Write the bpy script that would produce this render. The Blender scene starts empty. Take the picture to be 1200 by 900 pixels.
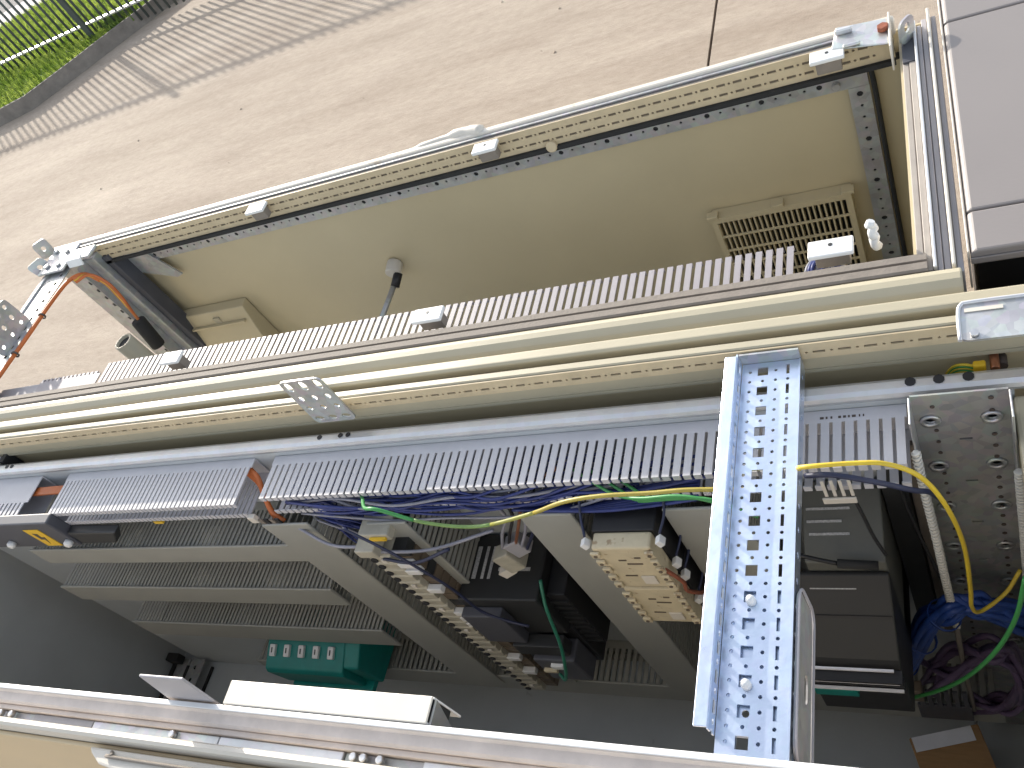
import bpy, math, random
import numpy as np
from mathutils import Vector, Matrix
from mathutils.geometry import delaunay_2d_cdt

random.seed(7)
rng = np.random.default_rng(7)
S = bpy.context.scene
C = S.collection
R = math.radians

# ------------------------------------------------------------------ camera
CAM_H = 1.90
cam = bpy.data.cameras.new("camera")
cam.lens = 30.65
cam.sensor_width = 36.0
cam.clip_start = 0.02
cam.clip_end = 2000
camo = bpy.data.objects.new("camera", cam)
C.objects.link(camo)
PITCH, ROLL, YAW = 0.750351, -0.634873, -0.697890
cp, sp, cy, sy = math.cos(PITCH), math.sin(PITCH), math.cos(YAW), math.sin(YAW)
fw = Vector((sy * cp, cy * cp, -sp))
r0 = Vector((cy, -sy, 0))
u0 = r0.cross(fw)
cr, sr = math.cos(ROLL), math.sin(ROLL)
rv = cr * r0 + sr * u0
uv = -sr * r0 + cr * u0
m = Matrix((rv, uv, -fw)).transposed().to_4x4()
m.translation = (0, 0, CAM_H)
camo.matrix_world = m
S.camera = camo

# ------------------------------------------------------------------ light
SUN_EL = R(20.5)
SUN_AZ = math.atan2(-0.78, 0.625)          # clockwise from +Y
w = bpy.data.worlds.new("World")
S.world = w
w.use_nodes = True
nt = w.node_tree
bg = nt.nodes["Background"]
sky = nt.nodes.new("ShaderNodeTexSky")
sky.sky_type = 'NISHITA'
sky.sun_disc = False
sky.sun_elevation = SUN_EL
sky.sun_rotation = SUN_AZ
sky.air_density = 1.0
sky.dust_density = 1.5
hz = nt.nodes.new("ShaderNodeHueSaturation")      # thin bright haze: a paler sky, as the camera's white balance shows it
hz.inputs["Saturation"].default_value = 0.45
nt.links.new(sky.outputs[0], hz.inputs["Color"])
nt.links.new(hz.outputs[0], bg.inputs[0])
bg.inputs[1].default_value = 0.15
sun = bpy.data.lights.new("sun", 'SUN')
sun.energy = 2.6
sun.angle = R(0.8)
sun.color = (1.0, 0.93, 0.82)
suno = bpy.data.objects.new("sun", sun)
C.objects.link(suno)
sd = Vector((math.sin(SUN_AZ) * math.cos(SUN_EL), math.cos(SUN_AZ) * math.cos(SUN_EL), math.sin(SUN_EL)))
suno.rotation_euler = sd.to_track_quat('Z', 'Y').to_euler()
suno.location = sd * 20
S.view_settings.view_transform = 'Standard'
S.view_settings.look = 'None'
S.view_settings.exposure = 1.25
S.view_settings.gamma = 1.0
S.cycles.max_bounces = 8
S.cycles.diffuse_bounces = 5

# ------------------------------------------------------------------ materials
def mat(name, col, rough=0.5, metal=0.0, var=0.12, scale=20.0, bump=0.0, bscale=200.0, stretch=(1, 1, 1),
        speck=None, spec=0.5, spangle=0.0):
    M = bpy.data.materials.new(name)
    M.use_nodes = True
    n = M.node_tree.nodes
    L = M.node_tree.links
    b = n["Principled BSDF"]
    b.inputs["Roughness"].default_value = rough
    b.inputs["Metallic"].default_value = metal
    b.inputs["Specular IOR Level"].default_value = spec
    tc = n.new("ShaderNodeTexCoord")
    mp = n.new("ShaderNodeMapping")
    mp.inputs["Scale"].default_value = stretch
    L.new(tc.outputs["Object"], mp.inputs[0])
    no = n.new("ShaderNodeTexNoise")
    no.inputs["Scale"].default_value = scale
    no.inputs["Detail"].default_value = 6
    no.inputs["Roughness"].default_value = 0.62
    L.new(mp.outputs[0], no.inputs[0])
    rp = n.new("ShaderNodeValToRGB")
    lo = tuple(c * (1 - var) for c in col) + (1,)
    hi = tuple(min(1, c * (1 + var)) for c in col) + (1,)
    rp.color_ramp.elements[0].position = 0.3
    rp.color_ramp.elements[1].position = 0.7
    rp.color_ramp.elements[0].color = lo
    rp.color_ramp.elements[1].color = hi
    L.new(no.outputs[0], rp.inputs[0])
    out = rp.outputs[0]
    if spangle:
        vo = n.new("ShaderNodeTexVoronoi")
        vo.inputs["Scale"].default_value = 90
        L.new(tc.outputs["Object"], vo.inputs[0])
        mx = n.new("ShaderNodeMix")
        mx.data_type = 'RGBA'
        mx.blend_type = 'OVERLAY'
        mx.inputs[0].default_value = spangle
        L.new(out, mx.inputs[6])
        L.new(vo.outputs["Color"], mx.inputs[7])
        hs = n.new("ShaderNodeHueSaturation")
        hs.inputs["Saturation"].default_value = 0.35
        L.new(mx.outputs[2], hs.inputs["Color"])
        out = hs.outputs[0]
    if speck:
        n2 = n.new("ShaderNodeTexNoise")
        n2.inputs["Scale"].default_value = speck[1]
        n2.inputs["Detail"].default_value = 4
        L.new(tc.outputs["Object"], n2.inputs[0])
        r2 = n.new("ShaderNodeValToRGB")
        r2.color_ramp.elements[0].position = speck[2]
        r2.color_ramp.elements[1].position = speck[2] + 0.06
        L.new(n2.outputs[0], r2.inputs[0])
        mx = n.new("ShaderNodeMix")
        mx.data_type = 'RGBA'
        L.new(r2.outputs[0], mx.inputs[0])
        L.new(out, mx.inputs[6])
        mx.inputs[7].default_value = tuple(speck[0]) + (1,)
        out = mx.outputs[2]
    L.new(out, b.inputs["Base Color"])
    # roughness wanders a little
    mr = n.new("ShaderNodeMapRange")
    mr.inputs[3].default_value = max(0.02, rough - 0.08)
    mr.inputs[4].default_value = min(1, rough + 0.1)
    L.new(no.outputs[0], mr.inputs[0])
    L.new(mr.outputs[0], b.inputs["Roughness"])
    if bump:
        nb = n.new("ShaderNodeTexNoise")
        nb.inputs["Scale"].default_value = bscale
        nb.inputs["Detail"].default_value = 5
        L.new(mp.outputs[0], nb.inputs[0])
        bp = n.new("ShaderNodeBump")
        bp.inputs["Strength"].default_value = bump
        bp.inputs["Distance"].default_value = 0.01
        L.new(nb.outputs[0], bp.inputs["Height"])
        L.new(bp.outputs[0], b.inputs["Normal"])
    return M

M = dict(
    cream=mat("cream_paint", (0.43, 0.385, 0.275), 0.42, 0, 0.05, 6, 0.03, 300, speck=((0.34, 0.29, 0.20), 14, 0.71)),
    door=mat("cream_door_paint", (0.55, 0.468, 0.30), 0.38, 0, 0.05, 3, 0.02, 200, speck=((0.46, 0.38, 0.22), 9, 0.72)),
    tanrail=mat("tan_grey_rail", (0.33, 0.295, 0.26), 0.6, 0, 0.1, 25, 0.05, 200),
    beige=mat("beige_rail_paint", (0.54, 0.44, 0.285), 0.5, 0, 0.1, 25, 0.05, 200),
    tan=mat("tan_door_paint", (0.60, 0.47, 0.29), 0.5, 0, 0.04, 4),
    taupe=mat("taupe_gasket", (0.215, 0.185, 0.155), 0.75, 0, 0.12, 40, 0.1, 300),
    offwhite=mat("off_white_paint", (0.62, 0.575, 0.50), 0.45, 0, 0.05, 12, speck=((0.5, 0.42, 0.32), 18, 0.68)),
    pinkwhite=mat("weathered_white_paint", (0.66, 0.57, 0.50), 0.6, 0, 0.12, 22, 0.1, 120),
    white=mat("white_plastic", (0.72, 0.72, 0.71), 0.4, 0, 0.03, 30),
    galv=mat("galvanised_steel", (0.50, 0.52, 0.51), 0.42, 0.85, 0.12, 25, 0.04, 120, spangle=0.15),
    galvdark=mat("dull_galvanised_steel", (0.42, 0.43, 0.42), 0.48, 0.6, 0.12, 25, 0.04, 120, spangle=0.15),
    olive=mat("olive_zinc_plate", (0.37, 0.36, 0.32), 0.48, 0.55, 0.10, 18, 0.04, 120, spangle=0.2),
    zinc=mat("bluish_zinc_plate", (0.25, 0.51, 0.93), 0.30, 0.96, 0.05, 16, 0.03, 150, spangle=0.08),
    plate=mat("grey_mounting_plate", (0.46, 0.485, 0.495), 0.45, 0.05, 0.07, 5, 0.02, 200, speck=((0.18, 0.18, 0.18), 12, 0.73)),
    flange=mat("pale_galvanised_flange", (0.66, 0.665, 0.67), 0.36, 0.6, 0.08, 14, spangle=0.08),
    duct=mat("grey_duct_plastic", (0.52, 0.51, 0.525), 0.5, 0, 0.05, 30),
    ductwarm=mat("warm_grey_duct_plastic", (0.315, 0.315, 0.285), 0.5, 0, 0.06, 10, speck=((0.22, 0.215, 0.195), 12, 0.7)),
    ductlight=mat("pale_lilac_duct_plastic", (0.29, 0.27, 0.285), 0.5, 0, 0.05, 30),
    lilac=mat("lilac_grey_plastic", (0.34, 0.33, 0.35), 0.45, 0, 0.06, 20),
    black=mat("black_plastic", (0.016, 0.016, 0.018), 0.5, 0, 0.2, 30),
    rubber=mat("black_rubber", (0.02, 0.02, 0.02), 0.8, 0, 0.2, 50),
    charcoal=mat("charcoal_plastic", (0.021, 0.022, 0.023), 0.5, 0, 0.1, 20),
    slate=mat("slate_plastic", (0.065, 0.067, 0.08), 0.5, 0, 0.1, 20),
    greengrey=mat("green_grey_plastic", (0.12, 0.122, 0.108), 0.55, 0, 0.1, 14),
    ivory=mat("ivory_plastic", (0.56, 0.485, 0.33), 0.5, 0, 0.1, 45, speck=((0.34, 0.25, 0.15), 70, 0.62)),
    term=mat("beige_terminal_plastic", (0.40, 0.375, 0.30), 0.5, 0, 0.12, 60),
    brown=mat("brown_relay_plastic", (0.13, 0.10, 0.07), 0.5, 0, 0.15, 40),
    teal=mat("teal_plastic", (0.0, 0.20, 0.175), 0.45, 0, 0.12, 30),
    blue=mat("blue_wire_sheath", (0.026, 0.040, 0.17), 0.45, 0, 0.25, 60),
    bluebright=mat("bright_blue_cable_sheath", (0.02, 0.06, 0.26), 0.4, 0, 0.2, 40),
    greywire=mat("grey_wire_sheath", (0.26, 0.26, 0.30), 0.5, 0, 0.15, 60),
    navy=mat("dark_navy_wire_sheath", (0.02, 0.025, 0.06), 0.45, 0, 0.2, 60),
    green=mat("green_wire_sheath", (0.05, 0.27, 0.07), 0.4, 0, 0.1, 40),
    darkgreen=mat("dark_green_wire_sheath", (0.02, 0.16, 0.10), 0.4, 0, 0.1, 40),
    yellow=mat("yellow_wire_sheath", (0.60, 0.43, 0.03), 0.4, 0, 0.1, 40),
    limegreen=mat("lime_wire_sheath", (0.17, 0.28, 0.08), 0.4, 0, 0.12, 40),
    yellowgreen=mat("yellow_green_wire_sheath", (0.29, 0.29, 0.06), 0.4, 0, 0.12, 40),
    dullyellow=mat("dull_yellow_wire_sheath", (0.36, 0.29, 0.05), 0.4, 0, 0.12, 40),
    purple=mat("purple_cable_sheath", (0.10, 0.065, 0.125), 0.45, 0, 0.15, 40),
    orange=mat("orange_cable_sheath", (0.50, 0.13, 0.03), 0.45, 0, 0.15, 40),
    copper=mat("copper_core", (0.42, 0.18, 0.10), 0.35, 0.7, 0.1, 60),
    labelyellow=mat("yellow_label", (0.72, 0.45, 0.02), 0.5, 0, 0.04, 60),
    spiral=mat("translucent_spiral_wrap", (0.62, 0.60, 0.54), 0.5, 0, 0.06, 60),
    card=mat("brown_cardboard", (0.34, 0.20, 0.09), 0.85, 0, 0.12, 30, 0.1, 150, stretch=(1, 8, 1)),
    paper=mat("white_paper_label", (0.72, 0.73, 0.78), 0.7, 0, 0.05, 30),
    print=mat("pale_grey_print", (0.42, 0.42, 0.42), 0.6, 0, 0.35, 400),
    ink=mat("dark_ink", (0.08, 0.06, 0.05), 0.7, 0, 0.2, 100),
    roofgrey=mat("light_grey_cabinet_paint", (0.225, 0.203, 0.194), 0.45, 0, 0.04, 3, 0.02, 200, speck=((0.19, 0.17, 0.16), 8, 0.72)),
    steel=mat("bright_steel", (0.6, 0.6, 0.6), 0.3, 0.9, 0.1, 60),
    rust=mat("rusty_bolt", (0.28, 0.09, 0.05), 0.8, 0.2, 0.3, 80),
    fence=mat("grey_green_fence_paint", (0.07, 0.085, 0.08), 0.5, 0.2, 0.15, 20),
    kerb=mat("grey_kerb_concrete", (0.19, 0.17, 0.15), 0.9, 0, 0.25, 10, 0.3, 60),
    road=mat("grey_asphalt", (0.075, 0.075, 0.085), 0.9, 0, 0.2, 8, 0.3, 80),
    path=mat("pale_footpath", (0.42, 0.40, 0.40), 0.9, 0, 0.1, 6, 0.2, 60),
    soil=mat("green_lawn_soil", (0.10, 0.16, 0.03), 1.0, 0, 0.4, 4, 0.4, 40),
)

def ground_mat():
    g = bpy.data.materials.new("swept_sandy_concrete")
    g.use_nodes = True
    n, L = g.node_tree.nodes, g.node_tree.links
    b = n["Principled BSDF"]
    b.inputs["Roughness"].default_value = 0.95
    tc = n.new("ShaderNodeTexCoord")
    def noise(scale, st, rot, detail=6, rgh=0.6):
        mp = n.new("ShaderNodeMapping")
        mp.inputs["Rotation"].default_value = (0, 0, rot)
        mp.inputs["Scale"].default_value = st
        L.new(tc.outputs["Object"], mp.inputs[0])
        t = n.new("ShaderNodeTexNoise")
        t.inputs["Scale"].default_value = scale
        t.inputs["Detail"].default_value = detail
        t.inputs["Roughness"].default_value = rgh
        L.new(mp.outputs[0], t.inputs[0])
        return t.outputs[0]
    def ramp(src, stops):
        r = n.new("ShaderNodeValToRGB")
        e = r.color_ramp.elements
        e[0].position, e[0].color = stops[0][0], stops[0][1] + (1,)
        e[1].position, e[1].color = stops[-1][0], stops[-1][1] + (1,)
        for p, c in stops[1:-1]:
            k = e.new(p)
            k.color = c + (1,)
        L.new(src, r.inputs[0])
        return r.outputs[0]
    def mix(a, bb, f, mode='MULTIPLY'):
        x = n.new("ShaderNodeMix")
        x.data_type = 'RGBA'
        x.blend_type = mode
        x.inputs[0].default_value = f
        L.new(a, x.inputs[6])
        L.new(bb, x.inputs[7])
        return x.outputs[2]
    big = noise(0.9, (1, 1, 1), 0, 4)
    streak = noise(1.6, (0.28, 1.7, 1), R(14), 7, 0.62)
    mid = noise(5.5, (0.35, 1.6, 1), R(18), 7, 0.68)
    fine = noise(26, (0.6, 1.4, 1), R(14), 6, 0.75)
    grit = noise(160, (1, 1, 1), 0, 3, 0.7)
    c = ramp(streak, [(0.3, (0.39, 0.318, 0.248)), (0.5, (0.455, 0.38, 0.302)), (0.7, (0.53, 0.45, 0.362))])
    c = mix(c, ramp(big, [(0.3, (0.88, 0.86, 0.86)), (0.7, (1.0, 1.0, 1.0))]), 0.9)
    c = mix(c, ramp(fine, [(0.3, (0.74, 0.73, 0.72)), (0.62, (1.0, 1.0, 1.0))]), 0.75)
    c = mix(c, ramp(mid, [(0.33, (0.84, 0.825, 0.81)), (0.5, (0.97, 0.965, 0.96)), (0.66, (1.0, 1.0, 1.0))]), 0.8)
    c = mix(c, ramp(grit, [(0.28, (0.55, 0.5, 0.45)), (0.42, (1.0, 1.0, 1.0))]), 0.5)
    L.new(c, b.inputs["Base Color"])
    ad = n.new("ShaderNodeMath")
    ad.operation = 'ADD'
    L.new(fine, ad.inputs[0])
    L.new(grit, ad.inputs[1])
    bp = n.new("ShaderNodeBump")
    bp.inputs["Strength"].default_value = 0.35
    bp.inputs["Distance"].default_value = 0.01
    L.new(ad.outputs[0], bp.inputs["Height"])
    L.new(bp.outputs[0], b.inputs["Normal"])
    return g
M['ground'] = ground_mat()

def grass_mat():
    g = bpy.data.materials.new("grass_blades")
    g.use_nodes = True
    n, L = g.node_tree.nodes, g.node_tree.links
    b = n["Principled BSDF"]
    b.inputs["Roughness"].default_value = 0.6
    tc = n.new("ShaderNodeTexCoord")
    t = n.new("ShaderNodeTexNoise")
    t.inputs["Scale"].default_value = 5
    t.inputs["Detail"].default_value = 8
    L.new(tc.outputs["Object"], t.inputs[0])
    r = n.new("ShaderNodeValToRGB")
    r.color_ramp.elements[0].position = 0.35
    r.color_ramp.elements[0].color = (0.16, 0.25, 0.03, 1)
    r.color_ramp.elements[1].position = 0.68
    r.color_ramp.elements[1].color = (0.38, 0.46, 0.09, 1)
    L.new(t.outputs[0], r.inputs[0])
    L.new(r.outputs[0], b.inputs["Base Color"])
    tr = n.new("ShaderNodeBsdfTranslucent")
    L.new(r.outputs[0], tr.inputs[0])
    mx = n.new("ShaderNodeMixShader")
    mx.inputs[0].default_value = 0.4
    L.new(b.outputs[0], mx.inputs[1])
    L.new(tr.outputs[0], mx.inputs[2])
    L.new(mx.outputs[0], n["Material Output"].inputs[0])
    return g
M['grass'] = grass_mat()

# ------------------------------------------------------------------ mesh helpers
class MB:
    def __init__(s):
        s.v, s.f, s.sm = [], [], []
    def add(s, vs, fs, smooth=False):
        o = len(s.v)
        s.v += [tuple(map(float, p)) for p in vs]
        for f in fs:
            s.f.append(tuple(i + o for i in f))
            s.sm.append(smooth)
        return s
    def box(s, x0, x1, y0, y1, z0, z1):
        return s.hexa([(x0, y0, z0), (x1, y0, z0), (x1, y1, z0), (x0, y1, z0),
                       (x0, y0, z1), (x1, y0, z1), (x1, y1, z1), (x0, y1, z1)])
    def hexa(s, p):
        return s.add(p, [(3, 2, 1, 0), (4, 5, 6, 7), (0, 1, 5, 4), (1, 2, 6, 5), (2, 3, 7, 6), (3, 0, 4, 7)])
    def obox(s, c, ax, ay, az):
        c, ax, ay, az = map(Vector, (c, ax, ay, az))
        return s.hexa([c - ax - ay - az, c + ax - ay - az, c + ax + ay - az, c - ax + ay - az,
                       c - ax - ay + az, c + ax - ay + az, c + ax + ay + az, c - ax + ay + az])
    def prism(s, prof, axis, a, b):
        """prof: list of 2D points; axis 'x': (y,z) profile, 'y': (x,z), 'z': (x,y)"""
        def P(t, q):
            return {'x': (t, q[0], q[1]), 'y': (q[0], t, q[1]), 'z': (q[0], q[1], t)}[axis]
        n = len(prof)
        area = sum(prof[i][0] * prof[(i + 1) % n][1] - prof[(i + 1) % n][0] * prof[i][1] for i in range(n))
        if (area < 0) != (axis == 'y'):
            prof = prof[::-1]
        vs = [P(a, q) for q in prof] + [P(b, q) for q in prof]
        fs = [tuple(range(n))[::-1], tuple(range(n, 2 * n))]
        fs += [(i, (i + 1) % n, n + (i + 1) % n, n + i) for i in range(n)]
        return s.add(vs, fs)
    def tube(s, pts, r, n=8, cap=True):
        pts = [Vector(p) for p in pts]
        rings = []
        t = (pts[1] - pts[0]).normalized()
        up = Vector((0, 0, 1)) if abs(t.z) < 0.9 else Vector((1, 0, 0))
        a = t.cross(up).normalized()
        vs, fs = [], []
        for i, p in enumerate(pts):
            t = (pts[min(i + 1, len(pts) - 1)] - pts[max(i - 1, 0)]).normalized()
            a = (a - t * a.dot(t)).normalized()
            b = t.cross(a)
            rr = r[i] if isinstance(r, (list, tuple)) else r
            for k in range(n):
                an = 2 * math.pi * k / n
                vs.append(p + a * math.cos(an) * rr + b * math.sin(an) * rr)
        for i in range(len(pts) - 1):
            for k in range(n):
                k2 = (k + 1) % n
                fs.append((i * n + k, i * n + k2, (i + 1) * n + k2, (i + 1) * n + k))
        s.add(vs, fs, True)
        if cap:
            o = len(s.v) - len(vs)
            s.f.append(tuple(o + k for k in range(n))[::-1]); s.sm.append(False)
            s.f.append(tuple(o + (len(pts) - 1) * n + k for k in range(n))); s.sm.append(False)
        return s
    def cyl(s, p0, p1, r, n=12):
        return s.tube([p0, p1], r, n)
    def ring(s, c, axis, r0, r1, h, n=16):
        """washer standing on c along axis with inner radius r0, outer r1"""
        c, ax = Vector(c), Vector(axis).normalized()
        a = ax.orthogonal().normalized()
        b = ax.cross(a)
        vs, fs = [], []
        for k in range(n):
            d = a * math.cos(2 * math.pi * k / n) + b * math.sin(2 * math.pi * k / n)
            vs += [c + d * r1, c + d * (r1 * 0.85 + r0 * 0.15) + ax * h, c + d * r0 + ax * h * 0.6, c + d * r0]
        for k in range(n):
            j = (k + 1) % n
            for q in range(4):
                q2 = (q + 1) % 4
                fs.append((k * 4 + q, j * 4 + q, j * 4 + q2, k * 4 + q2))
        return s.add(vs, fs, True)
    def perf(s, outer, holes, o, U, V, t):
        """flat sheet in the plane o + u*U + v*V with real holes; thickness t along U x V, behind the plane"""
        o, U, V = Vector(o), Vector(U).normalized(), Vector(V).normalized()
        N = U.cross(V)
        vs2, es = [], []
        for loop in [outer] + holes:
            k = len(vs2)
            vs2 += [Vector(p) for p in loop]
            es += [(k + i, k + (i + 1) % len(loop)) for i in range(len(loop))]
        rv_, re_, rf_, _, _, _ = delaunay_2d_cdt(vs2, es, [], 0, 1e-7)
        P = np.array([(p[0], p[1]) for p in rv_])
        T = np.array([f for f in rf_ if len(f) == 3])
        cen = P[T].mean(axis=1)
        def inside(loop):
            q = np.array(loop); r_ = np.zeros(len(cen), bool)
            bb = (cen[:, 0] >= q[:, 0].min()) & (cen[:, 0] <= q[:, 0].max()) & (cen[:, 1] >= q[:, 1].min()) & (cen[:, 1] <= q[:, 1].max())
            idx = np.nonzero(bb)[0]
            if len(idx) == 0:
                return r_
            c_ = cen[idx]; ins = np.zeros(len(idx), bool)
            for i in range(len(q)):
                a, b = q[i], q[(i + 1) % len(q)]
                cond = (a[1] > c_[:, 1]) != (b[1] > c_[:, 1])
                with np.errstate(divide='ignore', invalid='ignore'):
                    xx = (b[0] - a[0]) * (c_[:, 1] - a[1]) / (b[1] - a[1]) + a[0]
                ins ^= cond & (c_[:, 0] < xx)
            r_[idx] = ins
            return r_
        keep = inside(outer)
        for h in holes:
            keep &= ~inside(h)
        T = T[keep]
        n = len(P)
        top = [o + U * p[0] + V * p[1] for p in P]
        bot = [q - N * t for q in top]
        fs = []
        for tri in T:
            a, b, c = (P[i] for i in tri)
            ccw = (b[0] - a[0]) * (c[1] - a[1]) - (b[1] - a[1]) * (c[0] - a[0]) > 0
            tr = tuple(int(i) for i in tri) if ccw else tuple(int(i) for i in tri[::-1])
            fs.append(tr)
            fs.append(tuple(i + n for i in tr[::-1]))
        from collections import Counter
        ec = Counter()
        for f in fs[::2]:
            for i in range(3):
                ec[(f[i], f[(i + 1) % 3])] += 1
        for (a, b) in list(ec):
            if (b, a) not in ec:
                fs.append((b, a, a + n, b + n))
        return s.add(top + bot, fs)
    def mesh(s, name, loc=(0, 0, 0)):
        me = bpy.data.meshes.new(name)
        l = Vector(loc)
        me.from_pydata([Vector(p) - l for p in s.v], [], s.f)
        me.polygons.foreach_set('use_smooth', s.sm)
        me.update()
        return me

LOC = {}
def tag(o, label=None, cat=None, group=None, kind=None):
    if label: o['label'] = label
    if cat: o['category'] = cat
    if group: o['group'] = group
    if kind: o['kind'] = kind
    return o
def thing(name, label, cat, loc, group=None):
    o = bpy.data.objects.new(name, None)
    o.empty_display_size = 0.05
    C.objects.link(o)
    o.location = loc
    LOC[o] = Vector(loc)
    return tag(o, label, cat, group)
def obj(name, mb, material, parent=None, bevel=0.0, label=None, kind=None, seg=2):
    loc = LOC[parent] if parent else Vector((0, 0, 0))
    me = mb.mesh(name, loc)
    me.materials.append(M[material])
    o = bpy.data.objects.new(name, me)
    C.objects.link(o)
    if parent:
        o.parent = parent
    LOC[o] = loc
    if bevel:
        b = o.modifiers.new("bevel", 'BEVEL')
        b.width = bevel
        b.segments = seg
        b.limit_method = 'ANGLE'
        b.angle_limit = R(40)
    return tag(o, label, kind=kind)
def single(name, mb, material, label, cat, group=None, bevel=0.0):
    o = obj(name, mb, material, None, bevel)
    c = sum((Vector(p) for p in mb.v), Vector()) / len(mb.v)
    c = Vector((c.x, c.y, min(p[2] for p in mb.v)))
    o.data.transform(Matrix.Translation(-c))
    o.location = c
    LOC[o] = c
    return tag(o, label, cat, group)
def repeat(src, offs):
    """copies of a part (same mesh) shifted by each offset"""
    for d in offs:
        c = src.copy()
        C.objects.link(c)
        c.location = src.location + Vector(d)
def curve(pts, n=8):
    P = [Vector(p) for p in pts]
    P = [P[0] * 2 - P[1]] + P + [P[-1] * 2 - P[-2]]
    out = []
    for i in range(1, len(P) - 2):
        for k in range(n):
            t = k / n
            a, b, c, d = P[i - 1], P[i], P[i + 1], P[i + 2]
            out.append(0.5 * (2 * b + (c - a) * t + (2 * a - 5 * b + 4 * c - d) * t * t + (3 * b - a - 3 * c + d) * t ** 3))
    out.append(P[-2])
    return out
def wire(pts, r, n=8):
    return MB().tube(curve(pts), r, n)
def circ(u, v, r, n=8):
    return [(u + r * math.cos(2 * math.pi * (k + .5) / n), v + r * math.sin(2 * math.pi * (k + .5) / n)) for k in range(n)]
def rect(u0, u1, v0, v1):
    return [(u0, v0), (u1, v0), (u1, v1), (u0, v1)]
def rrect(u0, u1, v0, v1, r, n=4):
    out = []
    for (cu, cv, a0) in ((u1 - r, v1 - r, 0), (u0 + r, v1 - r, 90), (u0 + r, v0 + r, 180), (u1 - r, v0 + r, 270)):
        for k in range(n + 1):
            a = R(a0 + 90 * k / n)
            out.append((cu + r * math.cos(a), cv + r * math.sin(a)))
    return out

# ================================================================== SETTING
def sheet(name, poly, z, material, kind='structure'):
    mb = MB().add([(x, y, z) for x, y in poly], [tuple(range(len(poly)))])
    return obj(name, mb, material, kind=kind)
# yard: two slabs with an open joint between them
slab = MB().add([(-90, -90, 0), (-0.800, -90, 0), (-0.800, 90, 0), (-90, 90, 0), (-0.800, -90, -0.04), (-0.800, 90, -0.04)],
                [(0, 1, 2, 3), (1, 4, 5, 2)])
obj("ground", slab, 'ground', kind='structure')
slab = MB().add([(-0.789, -90, 0), (90, -90, 0), (90, 90, 0), (-0.789, 90, 0), (-0.789, -90, -0.04), (-0.789, 90, -0.04)],
                [(0, 1, 2, 3), (4, 0, 3, 5)])
obj("ground", slab, 'ground', kind='structure')
sheet("joint_bed", [(-0.85, -90), (-0.74, -90), (-0.74, 90), (-0.85, 90)], -0.035, 'kerb')

# kerb: line of the front foot, then its back edge; grows straighter to the right
kf = [(-14.0, 4.2), (-9.2, 4.85), (-7.14, 5.06), (-6.75, 5.14), (-6.39, 5.46), (-6.16, 5.69), (-5.83, 6.0), (-5.5, 6.36), (-4.4, 7.5), (-2.5, 9.4), (2, 14)]
def offset(line, d):
    out = []
    for i, p in enumerate(line):
        a = Vector(line[max(i - 1, 0)]); b = Vector(line[min(i + 1, len(line) - 1)])
        t = (b - a).normalized()
        out.append((p[0] - t.y * d, p[1] + t.x * d))
    return out
kb = offset(kf, 0.035)
mb = MB()
for i in range(len(kf) - 1):
    a, b, c, d = kf[i], kf[i + 1], kb[i + 1], kb[i]
    at, bt = offset(kf, 0.012)[i], offset(kf, 0.012)[i + 1]
    mb.hexa([(*a, -0.02), (*b, -0.02), (*c, -0.02), (*d, -0.02), (*at, 0.12), (*bt, 0.12), (*c, 0.12), (*d, 0.12)])
obj("kerb", mb, 'kerb', kind='structure')
lawn = [p for p in kb] + [(2, 60), (-60, 60), (-60, 4.3)]
sheet("lawn", lawn, 0.085, 'soil')
PA, PB = (-9.35, 7.40), (-8.30, 7.62)      # front edge of the footpath
d = Vector((PB[0] - PA[0], PB[1] - PA[1])).normalized()
nn = Vector((-d.y, d.x))
def along(s, t):
    return (PA[0] + d.x * s + nn.x * t, PA[1] + d.y * s + nn.y * t)
sheet("footpath", [along(-40, 0), along(40, 0), along(40, 0.55), along(-40, 0.55)], 0.092, 'path')
sheet("road", [along(-40, 0.55), along(40, 0.55), along(40, 9), along(-40, 9)], 0.088, 'road')

# grass blades (one countless mass)
N = 42000
gx = rng.uniform(-11.5, -4.3, N * 2)
gy = rng.uniform(4.7, 8.2, N * 2)
kx = np.array([p[0] for p in kb]); ky = np.array([p[1] for p in kb])
ok = (gy > np.interp(gx, kx, ky) + 0.01)
pt = (gx - PA[0]) * nn.x + (gy - PA[1]) * nn.y
ok &= pt < -0.01 + 0.03 * rng.standard_normal(N * 2)
gx, gy = gx[ok][:N], gy[ok][:N]
n_ = len(gx)
hgt = rng.uniform(0.025, 0.07, n_)
an = rng.uniform(0, 2 * np.pi, n_)
lean = rng.uniform(0, 0.05, n_)
la = rng.uniform(0, 2 * np.pi, n_)
wd = rng.uniform(0.005, 0.010, n_)
vv = np.empty((n_, 3, 3))
vv[:, 0] = np.stack([gx - np.cos(an) * wd, gy - np.sin(an) * wd, np.full(n_, 0.083)], 1)
vv[:, 1] = np.stack([gx + np.cos(an) * wd, gy + np.sin(an) * wd, np.full(n_, 0.083)], 1)
vv[:, 2] = np.stack([gx + np.cos(la) * lean, gy + np.sin(la) * lean, 0.083 + hgt], 1)
me = bpy.data.meshes.new("grass")
me.vertices.add(n_ * 3)
me.vertices.foreach_set("co", vv.ravel())
me.loops.add(n_ * 3)
me.loops.foreach_set("vertex_index", np.arange(n_ * 3, dtype=np.int32))
me.polygons.add(n_)
me.polygons.foreach_set("loop_start", np.arange(0, n_ * 3, 3, dtype=np.int32))
me.polygons.foreach_set("loop_total", np.full(n_, 3, dtype=np.int32))
me.update()
me.materials.append(M['grass'])
g = bpy.data.objects.new("grass", me)
C.objects.link(g)
tag(g, kind='stuff')

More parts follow.
